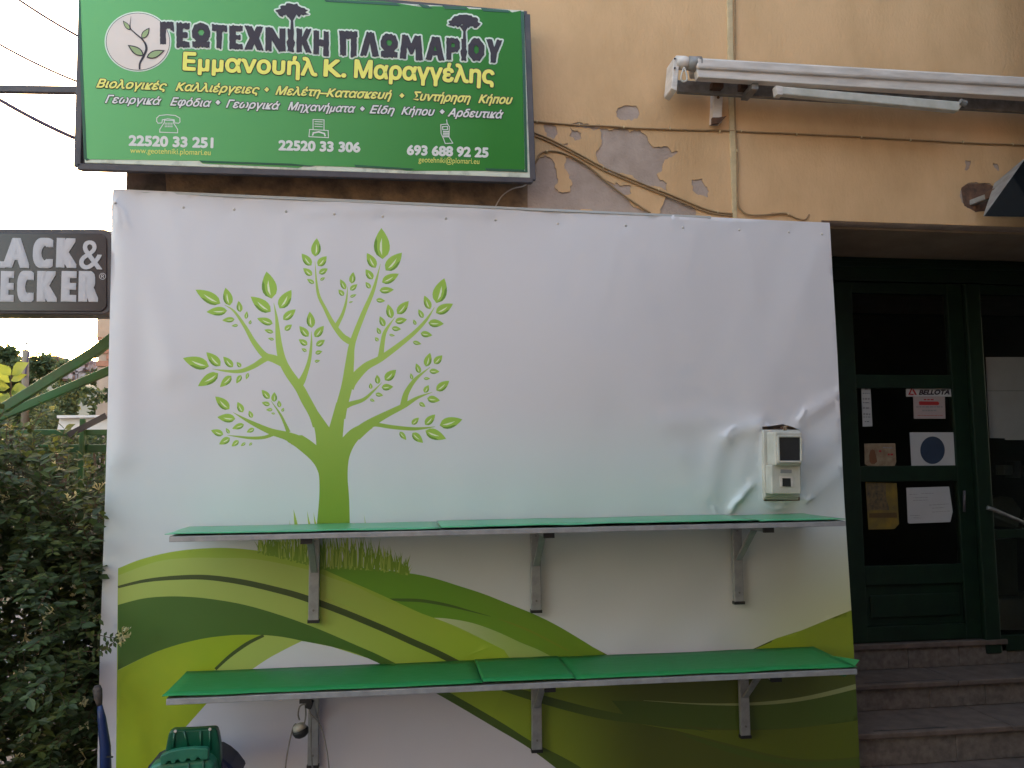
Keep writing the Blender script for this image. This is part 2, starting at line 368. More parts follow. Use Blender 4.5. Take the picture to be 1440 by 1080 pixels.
# lime hill
S(sm(limeTop) + [(716,935),(705,975)] + sm([(690,1012),(600,962),(541,930),(516,925)]) +
  c4([(1040,640),(900,595),(800,575),(780,572)]) + sm(c4([(780,572),(700,612),(610,665),(410,810),(330,900),(250,985),(170,1090)])) + [(163,1110),(166,799)], 'lime')
S(sm(limeTop) + sm(c5([(480,608),(300,520),(170,470),(0,410)]) + c4([(1000,355),(900,320),(800,285),(600,245),(450,240),(330,240),(200,255),(46,310)])), 'limerim')
S([(166,905)] + sm(c4([(45,690),(200,615),(350,570),(480,550),(600,547)])) + c4([(625,550),(520,610),(440,678),(400,720),(410,810),(330,900),(250,985),(170,1090)]) + [(163,1110)], 'yellowlime')
S(sm(c4([(45,428),(150,402),(270,394),(400,402),(550,427),(700,470),(850,525),(1000,590),(1110,640)]) + [(610,962),(700,1013),(745,1041),(800,1069),(860,1106)]) +
  sm([(815,1106),(750,1056),(690,1020),(600,968),(516,925)] + c4([(900,595),(800,575),(700,555),(600,547),(480,550),(350,570),(200,615),(45,688)])), 'dark')
S(stripe([(166,825.6,3.5),(203,817,4.5),(245,812.6,6),(291,812,7),(343.6,819,8),(396,831,8.5),(433,842,9),(484,861,9),(540,884.7,9),(580,903,9),(621,921.7,9),(691,958,9)]), 'stripe')
S(stripe([(303,941,4),(318,927,4.5),(333,915,5),(351,903,5),(371,893.4,4)]), 'stripe')
# grass tuft
rg = random.Random(5)
def hilly(x):
    pts = [(362,776),(396,783),(435,793),(448,798),(485,798),(518,800),(578,807)]
    for a, b in zip(pts, pts[1:]):
        if a[0] <= x <= b[0]: return a[1] + (b[1]-a[1])*(x-a[0])/(b[0]-a[0])
    return 800
for i in range(400):
    x = rg.uniform(363, 575); yb = hilly(x) + rg.uniform(-3, 3)
    dome = max(.0, 1 - ((x - 462) / 118) ** 2)
    hgt = rg.uniform(.4, 1) * (22 + 34 * dome); ln = rg.uniform(-8, 8); wd = rg.uniform(1.3, 2.8)
    S([(x-wd/2, yb), (x-wd/3+ln*.3, yb-hgt*.5), (x+ln, yb-hgt), (x+wd/2+ln*.3, yb-hgt*.5), (x+wd/2, yb)], 'grassa' if i % 3 else 'grassb')
for x, top, wd in [(415,716,6),(434,718,4),(443,720,4),(452,722,4),(458,720,4),(455,724,3),(474,701,4),(485,725,4),(514,724,2.5),(409,731,2.5)]:
    S([(x-wd/2+3, 745), (x-wd/4, top+14), (x-2, top), (x+wd/3, top+14), (x+wd/2+3, 745)], 'grassb')
# tree
def T(pts): S(ribbon(pts, 5), 'treeg')
S([(446,751)] + sm([(446,735),(449,700),(449,672),(446,660),(440,650),(430,640),(418,630),(404,621)]) + [(420,612)] + sm([(425,612),(436,619),(445,626)]) + sm([(445,626),(443,606),(437,586),(430,573)]) + [(440,569)] + sm([(446,577),(463,601)]) +
  sm([(463,601),(468,584),(473,566)]) + [(489,566)] + sm([(484,591),(482,615)]) + sm([(482,615),(495,603),(515,594)]) + [(524,602)] + sm([(514,609),(502,621),(494,635),(490,650),(489,672),(491,700),(492,735)]) + [(492,751)], 'treeg')
T([(436,632,20),(420,621,17),(403,613,12),(381.5,607,9),(357,596,6),(340,587,3),(328,580,.5)])
T([(386,610,5),(372,615,4.5),(354,616,4),(335,614,2.5),(320,612,.5)])
T([(406,608,6),(400,594,4),(394,582,3),(381.5,564,.5)])
T([(448,598,17),(441,582,14),(430,562,14),(421,545,13),(406,524,12),(397,506,11),(392,481,8.5),(389,447.5,4),(385,426,.5)])
T([(398,511,11),(386,505,11),(372,499.5,9),(357,481,7),(345,460,5),(329.5,438,3),(316,429,.5)])
T([(390,503,4),(375,504,8),(357,515,7),(339,522,5.5),(320,522,3.5),(299,519,.5)])
T([(419,543,10),(424,537,10),(430,524,7),(435.5,505.6,5),(438,484,3),(438,466,.5)])
T([(478,588,16),(481,570,16),(488,542,15.5),(492,509,12),(496,481,8.5),(511,441,7),(525,408,5),(535,371,.5)])
T([(497,484,5),(490,479,9),(480.6,472,8),(468,455,6.5),(457.6,435,5),(447,411,4),(443,368,.5)])
T([(471,462,8),(475,455,6),(482,441,4.5),(487,423,3),(489,403,.5)])
T([(490,545,16),(496,534.7,14),(514,516,11),(535.6,504,9),(563,484,7),(584.5,466,5.5),(600,449,4),(611,432,.5)])
T([(534,506,10),(535.6,500,8),(537.7,484,6.5),(541.7,466,5),(555.5,446,.5)])
T([(487,571,8),(493,568,7),(511,562,5),(525,550,3),(537,538,.5)])
T([(500,612,17),(512,602,15),(525,593,12),(545,582,9),(569,570,7),(587.6,559,4),(608,551.5,.5)])
T([(522,597,9),(529.5,597,6),(551,600.5,5.5),(578,603,5),(597,602,3),(612,600,.5)])
T([(567,572,9),(568,566,9),(572,551.5,7.5),(584.5,533,5),(605,516,.5)])
LA = [(197,383,83,320,55),(240,392,220,310,45),(228,415,133,422,42),(288,422,280,370,28),(262,455,205,460,26),(313,453,318,418,18),(278,482,248,486,14),(330,478,336,458,14),
(432,360,408,235,72),(428,420,335,350,55),(468,405,523,320,55),(437,475,365,450,35),(485,457,543,410,38),(440,515,398,503,20),(492,505,526,480,26),(443,548,415,542,14),
(145,672,27,635,58),(197,670,133,607,45),(187,703,95,763,50),(255,675,210,627,34),(247,715,195,767,36),(292,675,272,652,20),(292,712,270,750,24),(325,702,315,732,16),
(238,868,173,810,45),(265,912,182,905,42),(300,883,275,835,32),(305,938,250,958,28),(343,908,328,875,22),(352,957,317,975,22),
(210,985,153,965,32),(238,980,222,955,16),(240,1000,190,1030,32),(280,1012,248,1040,24),(312,1022,290,1038,14),(342,1022,328,1036,12),
(423,820,387,780,30),(425,848,387,838,22),(443,835,445,790,28),(437,870,407,872,16),(470,860,465,828,20),(448,890,430,886,10),(480,880,488,862,14),
(617,495,607,420,40),(602,535,560,487,34),(630,537,672,485,36),(597,573,557,548,28),(637,577,677,550,28),(594,603,570,590,16),(633,612,665,602,20),(630,650,655,645,14),
(632,167,640,82,46),(615,208,570,153,38),(645,210,685,165,38),(618,253,577,220,30),(650,245,690,222,28),(628,290,595,270,20),(655,275,678,263,14)]
LB = [(145,290,153,237,30),(118,317,93,270,26),(138,320,172,293,24),(110,345,85,318,24),(138,352,168,340,14),(133,378,152,372,8),
(288,178,282,35,76),(256,218,216,150,42),(302,230,377,148,58),(243,270,210,225,34),(285,285,363,245,42),(232,312,210,283,22),(273,322,340,318,32),(258,365,300,370,22),
(535,380,572,265,66),(507,408,480,345,34),(533,425,612,383,46),(475,448,453,408,24),(498,470,570,475,38),(441,480,430,455,16),(463,518,517,528,30),(427,558,466,568,20),
(355,430,408,370,42),(330,450,312,385,36),(345,465,400,455,32),(297,487,275,440,28),(330,495,373,500,24),(278,522,262,492,20),(318,525,345,530,12),(268,555,254,537,18),
(487,672,507,608,36),(525,658,563,620,34),(503,692,550,695,26),(460,702,442,657,26),(477,727,507,727,14),(425,732,417,702,16),
(298,735,350,687,42),(283,768,337,765,32),(268,752,262,710,26),(255,798,291,805,20),(235,775,232,748,18),(230,822,252,832,14),
(535,782,595,737,40),(493,818,552,828,34),(480,792,500,757,26),(457,838,485,857,20),
(550,942,655,915,54),(485,967,580,1005,50),(483,940,530,892,36),(425,977,474,1023,36),(422,938,455,907,26),(367,972,397,1010,24)]
for lst, ox in ((LA, 250), (LB, 450)):
    for bx, by, tx, ty, wd in lst:
        b = Vector((ox + bx/3.271, 310 + by/3.271)); t = Vector((ox + tx/3.271, 310 + ty/3.271)); d = t - b; Ln = d.length; u = d / Ln; q = Vector((-u.y, u.x)); W = wd / 3.271 / 2
        if q.y < 0: q = -q          # q points to the lower side
        up, lo = [], []
        K = 7
        for k in range(1, K):
            s = k / K; bend = .10 * W * 2 * math.sin(math.pi * s) * (1 if s > .5 else .2)
            hw = W * (math.sin(math.pi * s ** .75)) ** .85
            c = b + d * s
            up.append(c - q * (hw * .95)); lo.append(c + q * hw)
        S([b] + lo + [t] + up[::-1], 'leafa')
        mid = []
        cres = [b] + lo[:5] + [b + d * (k / K) + q * W * (math.sin(math.pi * (k/K) ** .75)) ** .85 * .62 for k in (4, 3, 2, 1)]
        if Ln > 6: S(cres, 'leafdk')
        if Ln > 5:
            a0 = b + d * .12 + q * W * .05; a1 = b + d * .68 - q * W * .02
            S([a0, b + d * .3 + q * W * .30, b + d * .5 + q * W * .24, a1, b + d * .45 - q * W * .0, b + d * .25 + q * W * .02], 'leafhi')
hole = [(1069,600),(1085,599),(1100,596.5),(1113,600),(1123,604.5),(1124,704),(1073,704.5)]
# outline of the banner
bo = [(160,267),(168,267.3),(400,276),(700,290),(900,300.5),(1100,310),(1167,313),(1177,500),(1187,700),(1198,880),(1203,960),(1209,1080),(1211,1110),(900,1110),(600,1110),(300,1110),(136,1110),(137,1080),(141,900),(146,760),(151,600),(155,440),(158,350)]
creases = [((1066,600),(1040,606),(1018,618),.010,11),((1018,618),(1005,650),(1000,690),.007,16),((1066,604),(1048,640),(1036,700),.006,14),((1028,718),(1036,704),(1058,680),.012,5),
 ((1122,597),(1140,580),(1172,560),.008,10),((1131,704),(1150,688),(1185,660),.007,12),((1064,596),(1010,590),(940,596),.004,14),((1133,650),(1150,640),(1180,600),.004,14),
 ((163,285),(190,350),(240,520),.010,22),((160,290),(172,420),(170,640),.010,18),((240,300),(262,420),(270,560),.005,30),((470,300),(430,420),(440,520),.004,30),
 ((700,305),(760,430),(900,560),.004,45),((1000,760),(960,820),(880,900),.006,30),((1120,770),(1060,830),(1000,890),.005,30),((930,600),(960,660),(975,715),.004,30),((1160,330),(1100,480),(1060,590),.004,30),
 ((1075,706),(1088,714),(1100,716),.006,8)]
creases += [((1030,602),(1024,606),(1018,616),.004,3.2), ((1026,714),(1032,706),(1042,700),.005,3.2), ((1122,590),(1127,584),(1131,575),.005,3), ((1127,700),(1134,703),(1141,700),.005,3), ((1133,706),(1137,701),(1139,693),.004,2.6),
 ((163,288),(168,298),(170,318),.004,3.2), ((165,288),(176,300),(182,322),.004,3.5), ((330,296),(352,330),(372,380),.0012,9), ((402,299),(396,340),(398,380),.0012,9), ((627,309),(640,350),(642,400),.0012,9),
 ((880,319),(860,370),(850,430),.0012,10), ((1040,325),(1058,370),(1062,420),.0012,9), ((1156,331),(1140,380),(1120,430),.0012,9), ((1003,714),(1006,722),(1008,728),.004,3), ((156,640),(166,690),(170,760),.003,14), ((150,760),(156,820),(158,900),.003,9),
 ((430,300),(560,296),(700,300),.0025,7), ((960,640),(985,655),(1000,690),.002,12), ((1080,712),(1088,716),(1098,714),.004,3)]
cw = []
for a, b, c, amp, wd in creases:
    pts = [P2(*q, YB) for q in (a, b, c)]; cw.append((spline(pts, 4), amp, wd / FPX * 4.2))
nails = [(165,288),(258,292),(329,294),(402,297),(470,301),(538,304),(627,307),(697,309),(785,314),(880,317),(960,320),(1040,323),(1110,326),(1156,329)]
nw = [P2(a, b, YB) for a, b in nails]
def cloth(x, z):
    p = Vector((x, z)); y = 0
    y += .010 * noise.noise(Vector((x * 1.3, z * .8, 3.1))) + .0035 * noise.noise(Vector((x * 5 + z * 2, z * 2.2 - x, 7.7))) + .0012 * noise.noise(Vector((x * 11, z * 6, 1.7)))
    for s, amp, wd in cw:
        best = 1e9
        for i in range(len(s) - 1):
            a = s[i]; d = s[i+1] - a; t = max(0, min(1, (p - a).dot(d) / d.length_squared)); r = (p - a - d * t)
            r2 = r.length_squared
            if r2 < best: best = r2
        if best < wd * wd * 9: y -= 1.25 * amp * math.exp(-best / (wd * wd))
    for q in nw:
        r2 = (p - q).length_squared
        if r2 < .02: y += .004 * math.exp(-r2 / .0012)
    return y
allp = [([P2(a, b, YB) for a, b in bo], 0)] + [([P2(q[0], q[1], YB) for q in poly], k) for poly, k in shapes]
allp.append(([P2(a, b, YB) for a, b in hole], -1))
pts = []; faces = []
for poly, k in allp:
    q = []
    for p in poly:
        if not q or (p - q[-1]).length > 3e-4: q.append(p)
    if (q[0] - q[-1]).length < 3e-4: q.pop()
    n0 = len(pts); pts += q; faces.append(list(range(n0, len(pts))))
bx0 = min(p.x for p in allp[0][0]); bx1 = max(p.x for p in allp[0][0]); bz0 = min(p.y for p in allp[0][0]); bz1 = max(p.y for p in allp[0][0])
GS = .028; x = bx0
while x < bx1:
    z = bz0
    while z < bz1: pts.append(Vector((x + random.uniform(-.004, .004), z + random.uniform(-.004, .004)))); z += GS
    x += GS
for s_, amp_, wd_ in cw:
    if wd_ > .05: continue
    for i in range(len(s_) - 1):
        d_ = s_[i+1] - s_[i]; q_ = Vector((-d_.y, d_.x)).normalized(); m_ = max(1, int(d_.length / max(.012, wd_ * .6)))
        for k in range(m_):
            for o_ in (-1.8, -1.1, -.55, 0, .55, 1.1, 1.8):
                p_ = s_[i] + d_ * (k / m_) + q_ * (o_ * wd_ + random.uniform(-.0005, .0005))
                if bx0 < p_.x < bx1 and bz0 < p_.y < bz1: pts.append(p_)
cv, ce, cf, ov, oe, of = cdt(pts, faces, 1e-6)
# fine print layers per shape: colours of the artwork, shaded softly across the hills
def bmat(name, c, c2=None, g0=None, g1=None, axis='Z', rough=.42):
    """artwork colour; with g0/g1 the print blends from c to c2 along the banner"""
    m = bpy.data.materials.new(name); m.use_nodes = True; t = m.node_tree; N = t.nodes; L = t.links; b = N['Principled BSDF']
    b.inputs['Roughness'].default_value = rough
    if c2:
        tc = N.new('ShaderNodeTexCoord'); sx = N.new('ShaderNodeSeparateXYZ'); L.new(tc.outputs['Object'], sx.inputs[0])
        mr = N.new('ShaderNodeMapRange'); mr.inputs[1].default_value = g0; mr.inputs[2].default_value = g1; mr.interpolation_type = 'SMOOTHSTEP'
        L.new(sx.outputs[axis], mr.inputs[0])
        mi = N.new('ShaderNodeMix'); mi.data_type = 'RGBA'; mi.inputs[6].default_value = (*c, 1); mi.inputs[7].default_value = (*c2, 1)
        L.new(mr.outputs[0], mi.inputs[0]); L.new(mi.outputs[2], b.inputs['Base Color'])
    else: b.inputs['Base Color'].default_value = (*c, 1)
    nz = N.new('ShaderNodeTexNoise'); nz.inputs['Scale'].default_value = 180; bp = N.new('ShaderNodeBump'); bp.inputs['Strength'].default_value = .08; bp.inputs['Distance'].default_value = .001
    L.new(nz.outputs['Fac'], bp.inputs['Height']); L.new(bp.outputs[0], b.inputs['Normal'])
    return m
# base artwork: white sheet, a pale blue sky wash above the hills, a lime glow at lower right
base = bpy.data.materials.new('banner_sky_print'); base.use_nodes = True
N = base.node_tree.nodes; L = base.node_tree.links; b = N['Principled BSDF']; b.inputs['Roughness'].default_value = .42
tc = N.new('ShaderNodeTexCoord'); sx = N.new('ShaderNodeSeparateXYZ'); L.new(tc.outputs['Object'], sx.inputs[0])
rp = N.new('ShaderNodeValToRGB'); mr = N.new('ShaderNodeMapRange'); mr.inputs[1].default_value = 0; mr.inputs[2].default_value = 3
L.new(sx.outputs['Z'], mr.inputs[0]); L.new(mr.outputs[0], rp.inputs[0])
cr = rp.color_ramp; cr.elements[0].position = .20; cr.elements[0].color = (.68, .66, .74, 1); cr.elements[1].position = .62; cr.elements[1].color = (.67, .635, .66, 1)  # lavender at the bottom is bluish sky light put into the print colour
for ps_, cc in ((.36, (.64, .655, .66, 1)), (.47, (.605, .665, .67, 1)), (.54, (.64, .66, .68, 1))):
    e = cr.elements.new(ps_); e.color = cc
dist = N.new('ShaderNodeVectorMath'); dist.operation = 'DISTANCE'; gp = P(1230, 960, YB); dist.inputs[1].default_value = (gp.x, 0, gp.z)
L.new(tc.outputs['Object'], dist.inputs[0])
m2 = N.new('ShaderNodeMapRange'); m2.inputs[1].default_value = .25; m2.inputs[2].default_value = 1.0; m2.inputs[3].default_value = .75; m2.inputs[4].default_value = 0; m2.interpolation_type = 'SMOOTHSTEP'
L.new(dist.outputs['Value'], m2.inputs[0])
mi = N.new('ShaderNodeMix'); mi.data_type = 'RGBA'; L.new(m2.outputs[0], mi.inputs[0]); L.new(rp.outputs[0], mi.inputs[6]); mi.inputs[7].default_value = (.50, .52, .16, 1)
L.new(mi.outputs[2], b.inputs['Base Color'])
xl = P(166, 900, YB).x; xr = P(1200, 900, YB).x
bmats = [base,
 bmat('print_olive', (.32, .44, .03), (.10, .12, .02), .40, 1.25, 'X'), bmat('print_lime_rim', (.34, .47, .05)), bmat('print_lime', (.40, .50, .11), (.33, .46, .03), -.6, .5, 'X'),
 bmat('print_dark_green', (.065, .15, .02), (.085, .13, .02), -.4, 1.0, 'X'), bmat('print_stripe', (.055, .085, .02)), bmat('print_hill', (.15, .34, .02), (.17, .28, .02), .0, .9, 'X'),
 bmat('print_lens', (.58, .64, .45), (.35, .46, .12), .0, .6, 'X'), bmat('print_tree', (.19, .33, .025), (.40, .56, .11), 1.25, 2.3, 'Z'),
 bmat('print_leaf', (.33, .52, .07)), bmat('print_leaf_highlight', (.74, .78, .55)), bmat('print_leaf_shade', (.15, .30, .03)),
 bmat('print_grass', (.19, .33, .025)), bmat('print_grass_light', (.38, .50, .08)), bmat('print_lime_two', (.21, .27, .02), (.12, .15, .015), .6, 2.0, 'X'), bmat('print_pale_stripe', (.33, .36, .15)),
 bmat('print_hem', (.7, .68, .7)), bmat('print_yellow_lime', (.36, .46, .015), (.30, .42, .015), .4, 1.0, 'Z'), bmat('print_corner_lime', (.36, .45, .02), (.24, .30, .02), 1.5, 2.2, 'X')]
bn = MB(); vv = [Vector((p.x, YB + cloth(p.x, p.y), p.y)) for p in cv]
cen = np.array([[sum(cv[i][0] for i in f) / len(f), sum(cv[i][1] for i in f) / len(f)] for f in cf]); slot = np.full(len(cf), -1)
def inside_poly(poly, c):              # nonzero winding of every centre against one outline
    q = np.array([[p.x, p.y] for p in poly]); wn_ = np.zeros(len(c), int)
    for a, b_ in zip(q, np.roll(q, -1, 0)):
        side = (b_[0]-a[0]) * (c[:, 1]-a[1]) - (c[:, 0]-a[0]) * (b_[1]-a[1])
        wn_ += ((a[1] <= c[:, 1]) & (b_[1] > c[:, 1]) & (side > 0)).astype(int) - ((a[1] > c[:, 1]) & (b_[1] <= c[:, 1]) & (side < 0)).astype(int)
    return wn_ != 0
for n_sh, (poly, k) in enumerate(allp):
    lo_ = np.array([min(p.x for p in poly), min(p.y for p in poly)]); hi_ = np.array([max(p.x for p in poly), max(p.y for p in poly)])
    idx = np.where(((cen >= lo_) & (cen <= hi_)).all(1) & ((slot >= 0) | (n_sh == 0)))[0]
    if len(idx): slot[idx[inside_poly(poly, cen[idx])]] = k
kf = [f for f, k in zip(cf, slot) if k >= 0]; km = [int(k) for k in slot if k >= 0]
bn.v = vv; bn.f = [tuple(f) for f in kf]; bn.mi = km
ban = empty('printed_banner', (0, 0, 0), 'large white banner printed with a green tree and rolling hills across the shop front', 'banner')
bs = bn.build('banner_sheet', bmats, ban, smooth=True)
# turned edge strips round the frame behind the cloth
fr_ = MB()
e = [P(a, b_, YB) for a, b_ in bo[:16] + bo[16:]]
n_ = len(e)
fr_.add([p + Vector((0, cloth(p.x, p.z), 0)) for p in e] + [p + Vector((0, .055, 0)) for p in e], [(i, (i+1) % n_, (i+1) % n_ + n_, i + n_) for i in range(n_)])
fr_.build('banner_return', M['enamel'], ban)
hb = MB(); xs = [160,240,320,400,500,600,700,800,900,1000]
T_ = [P(x_, 267 + (x_-160)*.0457 - 1.5, YB-.004) for x_ in xs]; B_ = [P(x_, 269.5 + (x_-160)*.0443, YB-.004) for x_ in xs]
hb.slab(T_ + B_[::-1], .012); hb.build('top_hem', M['paperw'], ban)
for a, b_ in nails:
    q = P2(a, b_, YB); c = Vector((q.x, YB + cloth(q.x, q.y) - .001, q.y)); nb = MB(); nb.tube([c + Vector((0, .002, 0)), c - Vector((0, .002, 0)), c - Vector((0, .0045, 0))], [.0065, .006, .003], 8)
    nb.build('nail_head', M['enamel'], ban, smooth=True)

# ------------------------------------------------------------------ shop sign above the banner
YS = -.15
sg = empty('shop_sign', P(430, 245, YS), 'wide green lightbox sign with Greek shop lettering and phone numbers above the banner', 'sign')
fb = MB(); fb.slab([P(117, -32, YS+.03), P(109.5, 237, YS+.03), P(749, 256, YS+.03), P(741, 21, YS+.03)], .045); fb.build('frame', M['signframe'], sg, bevel=.004)
MB().slab([P(220, 10, YS+.08), P(220, 222, YS+.08), P(690, 236, YS+.08), P(690, 45, YS+.08)], .07).build('mounting_box', M['signframe'], sg)
rim = MB()
q = [P(117, -32, YS+.012), P(109.5, 235, YS+.012), P(749, 254, YS+.012), P(741, 21, YS+.012)]
for a, b_ in ((0, 1), (1, 2), (2, 3), (3, 0)): rim.bar(q[a], q[b_], .03, .022, up=(0, 1, 0))
rim.build('frame_rim', M['signframe'], sg, bevel=.003)
pn = MB(); pn.slab([P(109.5, -22, YS), P(119, 229, YS), P(745.5, 250, YS), P(737, 14.5, YS)], .028); pn.build('panel', M['signwhite'], sg, bevel=.003)
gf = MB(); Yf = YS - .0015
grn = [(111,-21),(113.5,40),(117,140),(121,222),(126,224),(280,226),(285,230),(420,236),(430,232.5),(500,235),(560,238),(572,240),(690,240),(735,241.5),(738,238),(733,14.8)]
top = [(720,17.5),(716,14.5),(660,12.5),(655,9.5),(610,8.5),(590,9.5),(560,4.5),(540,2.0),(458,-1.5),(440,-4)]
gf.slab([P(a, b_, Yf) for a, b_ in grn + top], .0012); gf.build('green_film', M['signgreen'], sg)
for poly in ([(280,225.5),(410,230),(443,233.5),(436,233.8),(284,228.6)], [(498,231.5),(560,235.5),(582,237),(577,239.2),(500,234.8)], [(682,236.5),(736,238.5),(739,242),(684,240)],
             [(456,-.8),(557,4),(563,8),(458,2.2)], [(588,5.8),(602,7.4),(608,11.6),(596,11)], [(622,7.8),(655,10.6),(657,14),(626,12.4)], [(676,11.2),(714,14),(717,17.6),(680,15.6)], [(732,16),(737,16),(742,242),(738.5,242),(734,60)],
             [(110,-21),(112,-21),(116,90),(122,222),(126,224),(122,226),(118,223),(113,110)]):
    MB().slab([P(a, b_, Yf - .0016) for a, b_ in poly], .0012).build('torn_film_edge', M['signdark'], sg)
Yo, Yt = Yf - .0012, Yf - .0024
# emblem
em = MB(); cx_, cy_ = 194, 58.5
ring = lambda rx, ry, n=48: [(cx_ + rx * math.cos(2*math.pi*k/n), cy_ + ry * math.sin(2*math.pi*k/n)) for k in range(n)]
em.slab([P(a, b_, Yo) for a, b_ in ring(47, 42.3)], .0006, 0)
em.slab([P(a, b_, Yo-.0008) for a, b_ in ring(45, 40.5)], .0006, 1)
em.slab([P(a, b_, Yo-.0016) for a, b_ in ring(44.3, 39.8)], .0006, 2)
def R2(mb, pts, Y, mi, n=6):
    o = ribbon(pts, n); k = len(o) // 2; m_ = len(mb.v)
    mb.add([P(a.x, a.y, Y) for a in o], [(i, i+1, 2*k-2-i, 2*k-1-i) for i in range(k-1)], mi)
c1 = lambda x, y: (100 + x/4.154, y/4.154)
R2(em, [(*c1(400,405), 2.4), (*c1(402,370), 2.8), (*c1(425,325), 3.2), (*c1(440,280), 3.2), (*c1(420,235), 2.2), (*c1(370,190), 1.6), (*c1(345,160), 1.2), (*c1(350,95), .4)], Yo-.003, 1)
def leaf2(mb, b_, t, W, Y, mi, mo):
    b_ = Vector(b_); t = Vector(t); d = t - b_; q_ = Vector((-d.y, d.x)).normalized()
    for sc, yy, mm in ((1.0, 0, mo), (.72, -.0004, mi)):
        up = []; lo = []
        bb = b_ + d * (1-sc) * .3; dd = d * (sc if sc == 1 else .8)
        for k in range(1, 8):
            s = k / 8; hw = W * sc * math.sin(math.pi * s ** .8); up.append(bb + dd*s + q_*hw); lo.append(bb + dd*s - q_*hw)
        mb.slab([P(a.x, a.y, Y + yy) for a in [bb] + up + [bb+dd] + lo[::-1]], .0003, mm)
    
for b_, t, W in ((c1(425,325), c1(330,262), 5.5), (c1(437,300), c1(330,262), .1), (c1(440,335), c1(548,293), 5.5), (c1(412,225), c1(458,162), 4.5), (c1(345,175), c1(302,120), 3.2)):
    leaf2(em, b_, t, W, Yo-.0036, 3, 1)
em.build('emblem', [M['pale'], M['ink'], M['cream'], M['leafink']], sg)
# distressed headline letters, hand drawn in a unit box
GLY = {
 'Γ': [[(0,0),(.42,.02),(.42,.68),(.62,.72),(.98,.58),(.94,1),(0,1)]],
 'Ε': [[(0,0),(.96,.02),(.92,.24),(.46,.26),(.46,.40),(.80,.42),(.80,.60),(.46,.62),(.46,.76),(.94,.78),(.96,1),(0,1)]],
 'Ω': [[(.04,0),(.96,0),(.98,.24),(.78,.27),(.98,.45),(1,.66),(.88,.90),(.62,1),(.38,1),(.12,.90),(0,.66),(.02,.45),(.22,.27),(.02,.24)], [(.32,.64),(.42,.74),(.58,.74),(.68,.64),(.58,.50),(.42,.50)]],
 'Τ': [[(.30,.0),(.62,-.06),(.70,.70),(1,.70),(.98,.98),(0,1),(.02,.72),(.30,.72)]],
 'Χ': [[(0,0),(.40,0),(.52,.24),(.66,0),(1,.0),(.76,.50),(.98,1),(.64,1),(.52,.78),(.38,1),(0,1),(.26,.50)]],
 'Ν': [[(0,0),(.32,0),(.32,.46),(.68,-.04),(1,0),(1,1),(.70,1),(.70,.52),(.34,1),(0,1)]],
 'Ι': [[(.1,0),(.9,0),(.8,.15),(1,.42),(.82,.55),(.85,1),(.12,1),(.2,.55),(0,.42),(.18,.15)]],
 'Κ': [[(0,0),(.36,0),(.36,.36),(.62,-.02),(1,.0),(.66,.52),(.98,1),(.62,1),(.36,.64),(.36,1),(0,1)]],
 'Η': [[(0,0),(.36,0),(.36,.36),(.64,.36),(.64,-.04),(1,-.06),(1,1),(.66,1),(.66,.62),(.36,.62),(.36,1),(0,1)]],
 'Π': [[(.06,0),(.38,0),(.38,.68),(.64,.68),(.62,-.06),(.94,0),(.94,.74),(1,.78),(.98,1),(0,1),(.04,.74)]],
 'Λ': [[(0,0),(.34,0),(.52,.54),(.64,-.02),(1,0),(.72,1),(.34,1)]],
 'Μ': [[(0,0),(.28,0),(.32,.50),(.46,.20),(.56,.20),(.68,.48),(.70,-.04),(1,-.02),(.92,1),(.66,1),(.50,.66),(.34,1),(.10,1)]],
 'Α': [[(0,0),(.32,0),(.38,.20),(.62,.20),(.68,0),(1,0),(.74,1),(.34,1)], [(.44,.40),(.50,.62),(.58,.40)]],
 'Ρ': [[(0,0),(.38,0),(.38,.34),(.80,.36),(1,.54),(1,.82),(.80,1),(0,1)], [(.38,.58),(.38,.76),(.62,.74),(.62,.60)]],
 'Ο': [[(.3,0),(.7,0),(1,.3),(1,.7),(.7,1),(.3,1),(0,.7),(0,.3)], [(.36,.42),(.36,.62),(.5,.72),(.64,.62),(.64,.42),(.5,.32)]],
 'Υ': [[(.26,-.06),(.60,-.02),(.66,.36),(1,.98),(.66,1),(.50,.66),(.36,1),(0,1),(.28,.36)]],
}
c8 = lambda x, y: (220 + x/5.538, y/5.538)
c2 = lambda x, y: (420 + x/4.153, y/4.153)
hl = []
for ch, a, b_, t, bt in (('Γ',28,140,170,350),('Ε',155,265,178,370),('Ω',275,420,180,370),('Τ',430,550,190,372),('Ε',568,678,198,385),('Χ',685,835,203,388),('Ν',848,1005,215,398),('Ι',1012,1080,225,402),('Κ',1090,1210,222,408),('Η',1222,1342,240,425)):
    hl.append((ch, c8(a, t), c8(b_, bt)))
for ch, a, b_, t, bt in (('Π',235,345,180,325),('Λ',358,470,188,325),('Ω',478,580,195,336),('Μ',590,725,205,345),('Α',740,852,215,350),('Ρ',862,942,220,352),('Ι',944,985,228,354),('Ο',990,1085,225,357),('Υ',1095,1190,230,360)):
    hl.append((ch, c2(a, t), c2(b_, bt)))
def flat_poly(mb, loops, Y, mi, thick=.0007):
    pts = []; faces = []
    for lp in loops:
        k = len(pts); pts += [Vector(p) for p in lp]; faces.append(list(range(k, len(pts))))
    cv, ce, cf, ov, oe, of = cdt(pts, faces, 1e-7)
    ff = [f for f, o_ in zip(cf, of) if 0 in o_ and len(o_) == 1]
    mb.add([P(p.x, p.y, Y) for p in cv], ff, mi)
